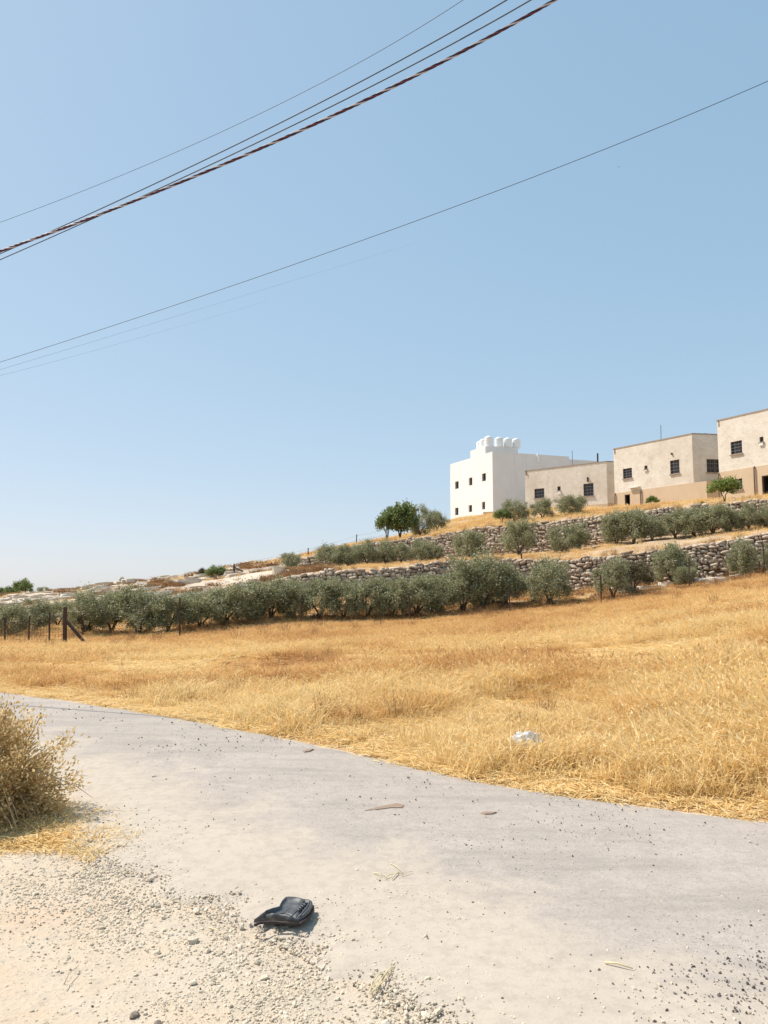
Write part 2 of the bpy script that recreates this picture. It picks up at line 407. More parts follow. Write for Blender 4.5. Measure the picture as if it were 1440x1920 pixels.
# behind the crest: level under the houses, falling away elsewhere
_hs = np.clip((U - at(800, 1000, 80).x / 80) / .12, 0, 1)
L_G = (L_F[0] + 26, L_F[1] - 3.0 * (1 - _hs))
L_H = (np.full_like(U, 420.), np.full_like(U, -9.))
L_I = (np.full_like(U, 6000.), np.full_like(U, -9.))
LINES = [L_N, L_A, L_A2, L_B, L_C, L_D, L_E, L_F, L_G, L_H, L_I]
YK = np.array([l[0] for l in LINES]); ZK = np.array([l[1] for l in LINES])
for k in range(1, len(YK)): YK[k] = np.maximum(YK[k], YK[k - 1] + .3)
def rough_amp(k, X, Y):
    return 0
def relief(X, Y, k):
    """small unevenness of the ground by zone index k (zone between line k and k+1)"""
    a = np.array([.012, .10, .14, 0, .18, 0, .16, .1, 1, 1, 0])[np.clip(k, 0, 10)]
    hill = np.clip((-.06 - X / np.maximum(Y, .2)) / .08, 0, 1) * ((k == 4) | (k == 6))
    n = fbm(X, Y, 2.2, 3) - .5
    ledge = fbm(X * .45, Y, 2.6, 8) * 3; ledge = (np.floor(ledge * 2) / 2 + .5 * (ledge * 2 - np.floor(ledge * 2)) ** 4) / 3 - .5
    return a * n * 2 * (1 - hill) + hill * ledge * 1.5
def ground_z(X, Y, want_zone=False):
    X = np.atleast_1d(np.asarray(X, float)); Y = np.atleast_1d(np.asarray(Y, float))
    u = np.clip(X / np.maximum(Y, .25), U[0], U[-1])
    i = np.clip(np.searchsorted(U, u) - 1, 0, len(U) - 2); f = (u - U[i]) / (U[i + 1] - U[i])
    yk = YK[:, i] * (1 - f) + YK[:, i + 1] * f; zk = ZK[:, i] * (1 - f) + ZK[:, i + 1] * f
    k = np.clip((Y[None, :] >= yk).sum(0) - 1, 0, len(LINES) - 2)
    j = np.arange(len(X)); t = np.clip((Y - yk[k, j]) / (yk[k + 1, j] - yk[k, j]), 0, 1)
    z = zk[k, j] * (1 - t) + zk[k + 1, j] * t
    fade = np.minimum(1, np.minimum(t, 1 - t) * 6)
    z = z + relief(X, Y, k) * fade
    return (z, k, t) if want_zone else z
def gz(x, y): return float(ground_z(x, y)[0])

def build_ground():
    nsub = [14, 40, 14, 2, 22, 2, 22, 6, 10, 3]
    rows = []; zone = []
    for k, n in enumerate(nsub):
        for s in range(n):
            rows.append((k, s / n)); 
    rows.append((len(nsub) - 1, 1.0))
    nc = len(U); V = np.zeros((len(rows), nc, 3)); 
    for r, (k, t) in enumerate(rows):
        Y = YK[k] * (1 - t) + YK[k + 1] * t; Z = ZK[k] * (1 - t) + ZK[k + 1] * t
        X = U * Y
        V[r, :, 0] = X; V[r, :, 1] = Y
        V[r, :, 2] = Z + relief(X, Y, np.full(nc, k)) * min(1, min(t, 1 - t) * 6)
    verts = V.reshape(-1, 3).tolist(); faces = []; mi = []
    for r in range(len(rows) - 1):
        k = rows[r][0]
        for c in range(nc - 1):
            faces.append((r * nc + c, r * nc + c + 1, (r + 1) * nc + c + 1, (r + 1) * nc + c))
            left = U[c] < -.10
            if k == 0: mi.append(0)
            elif k in (1, 2): mi.append(1)
            elif left: mi.append(3)
            else: mi.append(2)
    # behind the photographer
    b = len(verts)
    verts += [(-400, -400, -.02), (400, -400, -.02), (400, .25, -.02), (-400, .25, -.02)]
    faces.append((b, b + 1, b + 2, b + 3)); mi.append(0)
    me = mesh_from('ground', verts, faces, [M_SAND, M_FIELD, M_TERR, M_HILL], True)
    me.polygons.foreach_set('material_index', mi)
    o = link('ground', me); tag(o, 'sandy verge, dry field, terraces and rocky hillside', None, None, 'structure')
    return o
GROUND = build_ground()

# ------------------------------------------------------------------ road
def catmull(pts, n):
    P = [Vector((*p, 0)) for p in pts]; out = []
    P = [P[0] * 2 - P[1]] + P + [P[-1] * 2 - P[-2]]
    for i in range(1, len(P) - 2):
        for s in range(n):
            t = s / n; a, b, c, d = P[i - 1], P[i], P[i + 1], P[i + 2]
            out.append(.5 * ((2 * b) + (c - a) * t + (2 * a - 5 * b + 4 * c - d) * t * t + (3 * b - a - 3 * c + d) * t ** 3))
    out.append(P[-2]); return out
ROAD_FAR = catmull(FAR_EDGE, 24); ROAD_NEAR = catmull(NEAR_EDGE, 24)
def build_road():
    nc = 26; verts = []; verge = []
    for i, (a, b) in enumerate(zip(ROAD_NEAR, ROAD_FAR)):
        w = (b - a).length; d = (b - a).normalized()
        a2 = a + d * (.22 * (mnoise.noise(Vector((i * .13, 3, 0)))) + .05 * mnoise.noise(Vector((i * .6, 9, 0)))) - d * .25
        b2 = b + d * (.07 * mnoise.noise(Vector((i * .35, 7, 0))))
        for c in range(nc):
            t = c / (nc - 1); p = a2.lerp(b2, t)
            z = .012 + .022 * math.sin(math.pi * t) + .007 * mnoise.noise(Vector((p.x * .8, p.y * .8, 1)))
            if c == 0: z = -.045
            if c == 1: z = -.004
            if c == nc - 1: z = -.03
            if c == nc - 2: z = .008
            verts.append((p.x, p.y, z)); verge.append(t * w)
    faces = [(r * nc + c, r * nc + c + 1, (r + 1) * nc + c + 1, (r + 1) * nc + c) for r in range(len(ROAD_NEAR) - 1) for c in range(nc - 1)]
    me = mesh_from('road', verts, faces, [M_ROAD], True)
    me.attributes.new('verge', 'FLOAT', 'POINT').data.foreach_set('value', verge)
    o = link('road', me); tag(o, 'worn dusty asphalt lane', None, None, 'structure')
build_road()
NE = np.array([(p.x, p.y) for p in ROAD_NEAR]); FE = np.array([(p.x, p.y) for p in ROAD_FAR])
def side_of(poly, X, Y):
    """signed distance to polyline; + = beyond it (away from the photographer)"""
    X = np.asarray(X, float); Y = np.asarray(Y, float); best = np.full(X.shape, 1e9); sg = np.ones(X.shape)
    for a, b in zip(poly[:-1], poly[1:]):
        d = b - a; l2 = (d ** 2).sum() + 1e-12
        t = np.clip(((X - a[0]) * d[0] + (Y - a[1]) * d[1]) / l2, 0, 1)
        dx = X - a[0] - t * d[0]; dy = Y - a[1] - t * d[1]; dist = np.hypot(dx, dy)
        cr = d[0] * (Y - a[1]) - d[1] * (X - a[0])
        m = dist < best; best = np.where(m, dist, best); sg = np.where(m, np.sign(cr), sg)
    return best * sg

# ------------------------------------------------------------------ buildings
def facade(mb, p0, p1, z0, z1, holes, depth=.22, mi=0, uvs=None):
    """wall plane from p0 to p1 (ground corners, outside on the right-hand side of p0->p1 seen from above is -normal) with rectangular holes (s0,s1,za,zb)"""
    p0 = Vector((p0[0], p0[1], 0)); p1 = Vector((p1[0], p1[1], 0)); L = (p1 - p0).length; d = (p1 - p0) / L
    n = Vector((d.y, -d.x, 0))           # outward
    ss = sorted({0, L} | {h[0] for h in holes} | {h[1] for h in holes}); zs = sorted({z0, z1} | {h[2] for h in holes} | {h[3] for h in holes})
    P = lambda s, z, o=0: p0 + d * s + Vector((0, 0, z)) - n * o
    for a, b in zip(ss[:-1], ss[1:]):
        for c, e in zip(zs[:-1], zs[1:]):
            m = ((a + b) / 2, (c + e) / 2)
            if any(h[0] < m[0] < h[1] and h[2] < m[1] < h[3] for h in holes): continue
            mb.add([P(a, c), P(b, c), P(b, e), P(a, e)], [(0, 1, 2, 3)], mi)
    for h in holes:
        a, b, c, e = h[:4]; D = h[4] if len(h) > 4 else depth
        for q in (((a, c), (a, e)), ((b, e), (b, c)), ((b, c), (a, c)), ((a, e), (b, e))):
            (s1, zz1), (s2, zz2) = q
            mb.add([P(s1, zz1), P(s2, zz2), P(s2, zz2, D), P(s1, zz1, D)], [(0, 1, 2, 3)], mi)
    return p0, d, n, L
def box_uv(o):
    """UV in metres: along the wall / up"""
    me = o.data; uv = me.uv_layers.new(name='UVMap')
    for p in me.polygons:
        n = p.normal; t = Vector((-n.y, n.x, 0))
        if t.length < .1: t = Vector((1, 0, 0))
        t.normalize()
        for li in p.loop_indices:
            v = me.vertices[me.loops[li].vertex_index].co
            uv.data[li].uv = (v.dot(t), v.z if abs(n.z) < .7 else v.y)
def rect(px0, px1, py0, py1, p, n, d, p0, mid=True):
    """photo rectangle on a facade plane -> (s0,s1,z0,z1)"""
    pc = (px0 + px1) / 2; yc = (py0 + py1) / 2
    s0 = (on_plane(px0, yc, p, n) - p0).dot(d); s1 = (on_plane(px1, yc, p, n) - p0).dot(d)
    z1 = on_plane(pc, py0, p, n).z; z0 = on_plane(pc, py1, p, n).z
    return (min(s0, s1), max(s0, s1), z0, z1)
def window(parent, p0, d, n, h, bars=0, depth=.16, fw=.05, sill=True, sash=2, label=None):
    a, b, c, e = h[:4]; P = lambda s, z, o=0: p0 + d * s + Vector((0, 0, z)) - n * o
    up = Vector((0, 0, 1)); ax = (d, n, up)
    mb = MB()
    for s in (a + fw / 2, b - fw / 2): mb.box(P(s, (c + e) / 2, depth - .03), (fw / 2, .03, (e - c) / 2), ax)
    for z in (c + fw / 2, e - fw / 2): mb.box(P((a + b) / 2, z, depth - .03), ((b - a) / 2 - fw, .028, fw / 2), ax)
    for k in range(1, sash): mb.box(P(a + (b - a) * k / sash, (c + e) / 2, depth - .03), (fw / 2, .026, (e - c) / 2 - fw), ax)
    w = mb.build('window', M_FRAME, parent)
    g = MB(); g.box(P((a + b) / 2, (c + e) / 2, depth + .01), ((b - a) / 2, .008, (e - c) / 2), ax); g.build('pane', M_GLASS, w)
    if bars:
        gb = MB()
        for k in range(1, bars + 1): gb.box(P((a + b) / 2, c + (e - c) * k / (bars + 1), .05), ((b - a) / 2, .010, .016), ax)
        for k in range(0, 4): gb.box(P(a + .03 + (b - a - .06) * k / 3, (c + e) / 2, .06), (.010, .008, (e - c) / 2), ax)
        gb.build('grille', M_STEEL, w)
    if sill:
        sb = MB(); sb.box(P((a + b) / 2, c - .05, -.04), ((b - a) / 2 + .06, .07, .05), ax); sb.build('sill', M_COPE, w)
    return w
def pipe(parent, p0, d, n, s, z0, z1, r=.06, mat=None):
    mb = MB(); P = lambda s_, z, o=0: p0 + d * s_ + Vector((0, 0, z)) + n * o
    mb.tube([P(s, z0, .1), P(s, z1 - .12, .1), P(s, z1, .02)], r, 8); return mb.build('drainpipe', mat or M_PIPE, parent, True)
def roof_and_coping(parent, pts, zt, mat_edge=M_COPE, proud=.04, th=.10, h=.5):
    """roof deck a little below the wall top and a thin coping round the parapet"""
    mb = MB(); mb.add([Vector((p[0], p[1], zt - h)) for p in pts], [tuple(range(len(pts)))[::-1]]); 
    mb.f[-1] = mb.f[-1][::-1]; mb.build('roof', M_ROOF, parent)
    cb = MB(); n = len(pts)
    for i in range(n):
        a = Vector((pts[i][0], pts[i][1], 0)); b = Vector((pts[(i + 1) % n][0], pts[(i + 1) % n][1], 0)); d = (b - a).normalized(); nn = Vector((d.y, -d.x, 0))
        c = (a + b) / 2 - nn * (.11 - proud); cb.box((c.x, c.y, zt + th / 2 - .002 + .001 * i), ((b - a).length / 2 + proud * .5, .11, th / 2), (d, nn, Vector((0, 0, 1))))
        ib = (a - nn * .2, b - nn * .2)
        cb.add([Vector((ib[0].x, ib[0].y, zt - h)), Vector((ib[1].x, ib[1].y, zt - h)), Vector((ib[1].x, ib[1].y, zt)), Vector((ib[0].x, ib[0].y, zt))], [(3, 2, 1, 0)])
    cb.build('coping', mat_edge, parent)
def room(mb, p0, d, n, h, deep=2.2, mi=0):
    a, b, c, e = h[:4]; P = lambda s, z, o=0: p0 + d * s + Vector((0, 0, z)) - n * o
    o1 = .22; v = [P(a - .4, c, o1), P(b + .6, c, o1), P(b + .6, e + .2, o1), P(a - .4, e + .2, o1), P(a - .4, c, deep), P(b + .6, c, deep), P(b + .6, e + .2, deep), P(a - .4, e + .2, deep)]
    mb.add(v, [(4, 5, 6, 7), (0, 4, 7, 3), (5, 1, 2, 6), (7, 6, 2, 3), (0, 1, 5, 4)], mi)

def house(label, A_px, B_px, zt_ref, C_px=None, C_dY=.12, side_len=8.0, plinth=None, wins=(), doors=(), side_wins=(), pwins=(), zbase=None, A_fix=None):
    """A = left roof corner, B = right/front roof corner in the photo; zt from zt_ref (px,py,Y)"""
    zt = at(*zt_ref).z
    Bp = at_z(*B_px, zt); Ap = at_z(*A_px, zt)
    base = Vector(((Ap.x + Bp.x) / 2, (Ap.y + Bp.y) / 2, 0)); base.z = gz(base.x, base.y)
    root = empty('house', (0, 0, 0)); tag(root, label, 'house')
    d = Vector((Bp.x - Ap.x, Bp.y - Ap.y, 0)); L = d.length; d.normalize(); n = Vector((d.y, -d.x, 0))
    sd = Vector((1, C_dY, 0)).normalized()
    A = Vector((Ap.x, Ap.y, 0)); B = Vector((Bp.x, Bp.y, 0)); C = B + sd * side_len; D = A + sd * side_len
    zp = plinth['z'] if plinth else (zbase or base.z - 1.5)
    mb = MB()
    hs = [rect(*w[:4], A, n, d, A) for w in wins]
    _, fd, fn, _ = facade(mb, A, B, zp, zt, hs)
    n2 = Vector((sd.y, -sd.x, 0)); hs2 = [rect(*w[:4], B, n2, sd, B) for w in side_wins]
    facade(mb, B, C, zp, zt, hs2); facade(mb, C, D, zp, zt, []); facade(mb, D, A, zp, zt, [])
    o = mb.build('wall', M_BLOCK, root); box_uv(o)
    roof_and_coping(root, [A, B, C, D], zt)
    for w, h in zip(wins, hs): window(root, A, fd, fn, h, *(w[4:] or ()))
    for w, h in zip(side_wins, hs2): window(root, B, sd, n2, h, *(w[4:] or ()))
    if plinth:
        e = plinth.get('extend', 0); pr = plinth.get('proud', .05); zb = plinth['zb']
        A2 = A + n * pr - d * pr; B2 = B + n * pr + d * e; C2 = B2 + sd * plinth.get('side', side_len); D2 = A2 + sd * side_len
        pm = MB(); ph = [rect(*w[:4], A2, n, d, A2) + (.22,) for w in doors]; pw = [rect(*w[:4], A2, n, d, A2) for w in pwins]
        facade(pm, A2, B2, zb, zp, ph + pw); facade(pm, B2, C2, zb, zp, []); facade(pm, C2, D2, zb, zp, []); facade(pm, D2, A2, zb, zp, [])
        pm.add([Vector((q.x, q.y, zp)) for q in (A2, B2, C2, D2)], [(0, 1, 2, 3)])
        po = pm.build('plinth_wall', M_PLAST, root)
        for h in ph:
            rm = MB(); room(rm, A2, d, n, h); dr = rm.build('door', M_DARK, root); dr['label'] = 'open doorway into an unlit room'
            fm = MB(); a, b, c, e2 = h[:4]; P = lambda s, z, o_: A2 + d * s + Vector((0, 0, z)) - n * o_
            for s_ in (a + .04, b - .04): fm.box(P(s_, (c + e2) / 2, .12), (.04, .05, (e2 - c) / 2), (d, n, Vector((0, 0, 1))))
            fm.box(P((a + b) / 2, e2 - .04, .12), ((b - a) / 2 - .08, .05, .04), (d, n, Vector((0, 0, 1))))
            fm.build('frame', M_FRAME, dr)
        for h in pw: window(root, A2, d, n, h, 3)
        for s_px, y0, y1 in plinth.get('pipes', []):
            q0 = on_plane(s_px, y1, A2, n); q1 = on_plane(s_px, y0, A2, n)
            pipe(root, A2, d, n, (q0 - A2).dot(d), zb, q1.z)
    # set the origin of the thing at its foot
    root.location = (base.x, base.y, base.z)
    for ch in root.children: ch.matrix_parent_inverse = Matrix.Translation((-base.x, -base.y, -base.z))
    return dict(root=root, A=A, B=B, C=C, D=D, d=d, n=n, sd=sd, zt=zt, n2=n2)
def attach(o, root):
    o.parent = root; o.matrix_parent_inverse = Matrix.Translation(-root.location); return o

# block house nearest the middle (B3)
zt3 = at(1297, 814, 70).z
_zp3 = at_z  # shorthand
def z_at(px, py, Y): return at(px, py, Y).z
H3 = house('unplastered block house with a pole on its roof and a small dark doorway', (1150, 843), (1297, 814), (1297, 814, 70), C_dY=.16, side_len=7.5,
           wins=[(1168, 1185, 878, 897, 3), (1208, 1214, 873, 880, 0), (1256.5, 1274, 862.5, 888, 3)], side_wins=[(1325, 1349, 861, 886, 2)],
           plinth=dict(z=z_at(1297, 905, 70), zb=z_at(1297, 960, 70), extend=1.35, proud=.06, side=3.0, pipes=[(1203, 920, 950), (1154.5, 925, 952)]), doors=[(1171.5, 1181.5, 927, 955)])
# right-hand block house (B4)
H4 = house('unplastered block house cut off by the right edge, highest roof line', (1344, 790), (1440, 768), (1344, 790, 64), C_dY=.16, side_len=8,
           wins=[(1370, 1391.5, 827, 851, 3), (1424, 1431.5, 819, 829, 0)],
           plinth=dict(z=z_at(1351, 886, 64), zb=z_at(1351, 962, 64), extend=0.05, proud=.06, pipes=[(1351, 887, 950), (1418, 874, 940)]), doors=[(1429, 1447, 891, 940)], pwins=[(1371, 1392, 898, 918)])
# low block house in front of the white one (B2)
H2 = house('low unplastered block house in front of the white building', (984, 884), (1137, 866), (1137, 866, 80), C_dY=.16, side_len=7,
           wins=[(1002, 1020.5, 916, 934, 2), (1045, 1051, 912, 920, 0), (1094, 1113, 906.5, 930, 3)],
           plinth=dict(z=z_at(1137, 944, 80), zb=z_at(1137, 965, 80), extend=.05, proud=.07))

# right-hand house: extend its facade beyond the frame so the corner is not seen
def extras():
    # small things on the block houses
    def pole(H, px, py0, py1, Y, name, r, rootmat=M_STEEL):
        a = at(px, py1, Y); b = at(px, py0, Y); mb = MB(); mb.tube([a - Vector((0, 0, .8)), b], r, 8)
        return attach(mb.build(name, rootmat), H['root'])
    pole(H3, 1239, 797, 823, 75.5, 'roof_pole', .035)
    pole(H2, 1073, 845, 872, 84, 'roof_pole', .03)
    pole(H2, 1120.5, 850, 867, 83, 'flue_pipe', .09, M_IRON)
    # white ledge over the doorway of H3
    A, d, n = H3['A'], H3['d'], H3['n']
    q = on_plane(1191, 914, A, n); mb = MB(); mb.box(q + n * .16, (.62, .17, .05), (d, n, Vector((0, 0, 1)))); attach(mb.build('door_canopy', M_WHITE), H3['root'])
    q = on_plane(1211, 882, A, n); mb = MB(); mb.box(q + n * .05, (.16, .06, .09), (d, n, Vector((0, 0, 1)))); attach(mb.build('vent_box', M_WHITE), H3['root'])
    q = on_plane(1260, 851, A, n); mb = MB(); mb.box(q + n * .05, (.07, .07, .08), (d, n, Vector((0, 0, 1)))); attach(mb.build('wall_lamp_or_hole', M_IRON), H3['root'])  # added dark box stands in for a tiny dark hole in the wall
    A, d, n = H2['A'], H2['d'], H2['n']
    q = on_plane(1049, 924, A, n); mb = MB(); mb.box(q + n * .05, (.17, .06, .16), (d, n, Vector((0, 0, 1)))); attach(mb.build('vent_box', M_WHITE), H2['root'])
    q = on_plane(1102.5, 899, A, n); mb = MB(); mb.box(q + n * .08, (.06, .09, .24), (d, n, Vector((0, 0, 1)))); attach(mb.build('wall_lamp_or_hole', M_IRON), H2['root'])
    A, d, n = H4['A'], H4['d'], H4['n']
    q = on_plane(1428, 833, A, n); mb = MB(); mb.box(q + n * .05, (.17, .06, .11), (d, n, Vector((0, 0, 1)))); attach(mb.build('vent_box', M_WHITE), H4['root'])
    # satellite head on H3 roof
    c = at(1321, 815, 72.5); mb = MB(); mb.tube([c - Vector((0, 0, .6)), c], .03, 6); mb.lathe([(.02, 0), (.12, .03), (.2, .1), (.19, .1), (.1, .04), (.01, .015)], 12, c); attach(mb.build('roof_lamp', M_STEEL), H3['root'])
extras()

# white two-storey building
def white_building():
    Y0 = 96.0; zt = at(923, 847, Y0).z
    B = at_z(923, 847, zt); A = at_z(844, 871, zt); Cc = at_z(1067, 856.5, zt)
    A.z = B.z = Cc.z = 0
    d = (B - A).normalized(); n = Vector((d.y, -d.x, 0)); sd = (Cc - B).normalized(); n2 = Vector((sd.y, -sd.x, 0))
    D = A + (Cc - B); zb = z_at(923, 985, Y0)
    root = empty('building'); tag(root, 'white rendered two-storey building with water tanks on its roof', 'building')
    root.location = (B.x, B.y, zb)
    wl_ = [(853, 860, 902.5, 916.5), (879, 885.5, 895.5, 910), (903.5, 911, 887.5, 902), (853, 859.5, 952, 966), (878.5, 885, 947, 960), (903.5, 909.5, 941, 955)]
    hs = [rect(*w, A, n, d, A) for w in wl_]
    mb = MB(); facade(mb, A, B, zb, zt, hs, .3); facade(mb, B, Cc, zb, zt, []); facade(mb, Cc, D, zb, zt, []); facade(mb, D, A, zb, zt, [])
    attach(mb.build('wall', M_WHITE), root)
    for h in hs: attach(window(None, A, d, n, h, 0, .26, .06, False, 1), root)
    before = set(bpy.data.objects)
    roof_and_coping(root, [A, B, Cc, D], zt, M_WHITE, .0, .03, .6)
    for o in set(bpy.data.objects) - before: o.matrix_parent_inverse = Matrix.Translation(-root.location)
    # set-back wing on the right
    zt2 = z_at(1090, 861, 101); W0 = Cc + sd * .02 - n2 * 1.2; W1 = W0 + sd * 5.2; W1b = W1 - n2 * 6; W0b = W0 - n2 * 6
    mb = MB()
    for p, q in ((W0, W1), (W1, W1b), (W1b, W0b), (W0b, W0)): facade(mb, p, q, zb, zt2, [])
    mb.add([Vector((p.x, p.y, zt2)) for p in (W0, W1, W1b, W0b)], [(0, 1, 2, 3)]); attach(mb.build('rear_wing', M_WHITE), root)
    # pale downpipe strip on the right face
    q = on_plane(1008, 858, B, n2); s = (q - B).dot(sd); mb = MB(); up = Vector((0, 0, 1))
    mb.box(B + sd * s + n2 * .1 + up * (zt - .45), (.13, .10, .55), (sd, n2, up)); attach(mb.build('rainwater_hopper', M_TANK), root)
    # roof rooms that carry the tanks
    s0 = (on_plane(882, 860, A, n) - A).dot(d); s1 = (on_plane(910, 850, A, n) - A).dot(d)
    r0, r1 = A + d * s0 - n * .01, A + d * s1 - n * .01; zr = z_at(910, 836.5, r1.y)
    mb = MB(); q0, q1 = r0 + sd * 2.6, r1 + sd * 2.6
    for p, q in ((r0, r1), (r1, q1), (q1, q0), (q0, r0)): facade(mb, p, q, zt - .55, zr, [])
    mb.add([Vector((p.x, p.y, zr)) for p in (r0, r1, q1, q0)], [(0, 1, 2, 3)]); attach(mb.build('roof_room', M_WHITE), root)
    zr2 = z_at(955, 838.5, 99.5); t0 = B - d * 1.0 + sd * 1.1; 
    e0 = at_z(926, 840, zr2); e0.z = 0; e0 = Vector((e0.x, 0, 0)); 
    t0 = B - d * 2.4 + sd * .6; t1 = t0 + sd * 4.6; u0, u1 = t0 - d * 2.6, t1 - d * 2.6
    mb = MB()
    for p, q in ((u0, t0), (t0, t1), (t1, u1), (u1, u0)): facade(mb, p, q, zt - .55, zr2, [])
    mb.add([Vector((p.x, p.y, zr2)) for p in (u0, t0, t1, u1)], [(0, 1, 2, 3)]); attach(mb.build('tank_platform', M_WHITE), root)
    # water tanks
    def tank(x, y, z, r, h, label):
        root_t = empty('water_tank', (x, y, z)); tag(root_t, label, 'water tank', 'tanks on the white roof')
        prof = [(r * .96, 0)]
        for k in range(6):
            zz = h * .82 * k / 6; prof += [(r * .96, zz + .01), (r, zz + .04), (r, zz + h * .82 / 6 - .05), (r * .96, zz + h * .82 / 6 - .01)]
        prof += [(r * .97, h * .84), (r * .8, h * .92), (r * .45, h * .965)]
        mb = MB(); mb.lathe(prof, 24); mb.build('shell', M_TANK, root_t, True)
        mb = MB(); mb.lathe([(r * .38, h * .955), (r * .38, h * 1.0), (r * .3, h * 1.02)], 16); mb.build('lid', M_TANK, root_t, True)
    def spot(px, Y): p = at(px, 830, Y); return p.x, p.y
    y1 = (r1.y + r0.y) / 2
    for px, Y, lab, r, h in ((916.5, r1.y + .75, 'large white water tank at the right end of the corner roof room', .56, 1.45), (906, r1.y + 2.4, 'white water tank second from the left on the corner roof room', .50, 1.40), (899.5, r1.y + 3.7, 'leftmost white water tank on the corner roof room', .45, 1.36)):
        x, y = spot(px, Y); tank(x, y, zr, r, h, lab)
    for px, f_, lab in ((935.5, .14, 'white water tank on the low roof platform, next to the corner room'), (952, .42, 'middle white water tank of three on the low roof platform'), (968, .68, 'rightmost white water tank on the roof')):
        c = t0 + sd * 4.6 * f_ - d * .8; x, y = spot(px, c.y); tank(x, y, zr2, .56, 1.28, lab)
    # brown garden wall at its foot
    g0 = at(907, 972, 93.0); g1 = at(936, 972, 92.0); dd = (g1 - g0).normalized(); dd.z = 0; nn = Vector((dd.y, -dd.x, 0)); mb = MB()
    mb.box(((g0.x + g1.x) / 2, (g0.y + g1.y) / 2, (at(907, 961.5, 93).z + zb - .5) / 2), ((g1 - g0).length / 2, .12, (at(907, 961.5, 93).z - zb + .5) / 2), (dd, nn, up))
    mb.box(((g0.x + g1.x) / 2, (g0.y + g1.y) / 2, at(907, 961.5, 93).z + .035), ((g1 - g0).length / 2 + .04, .16, .035), (dd, nn, up))
    tag(mb.build('garden_wall', M_PLAST), 'short tan garden wall at the foot of the white building', 'wall')
white_building()

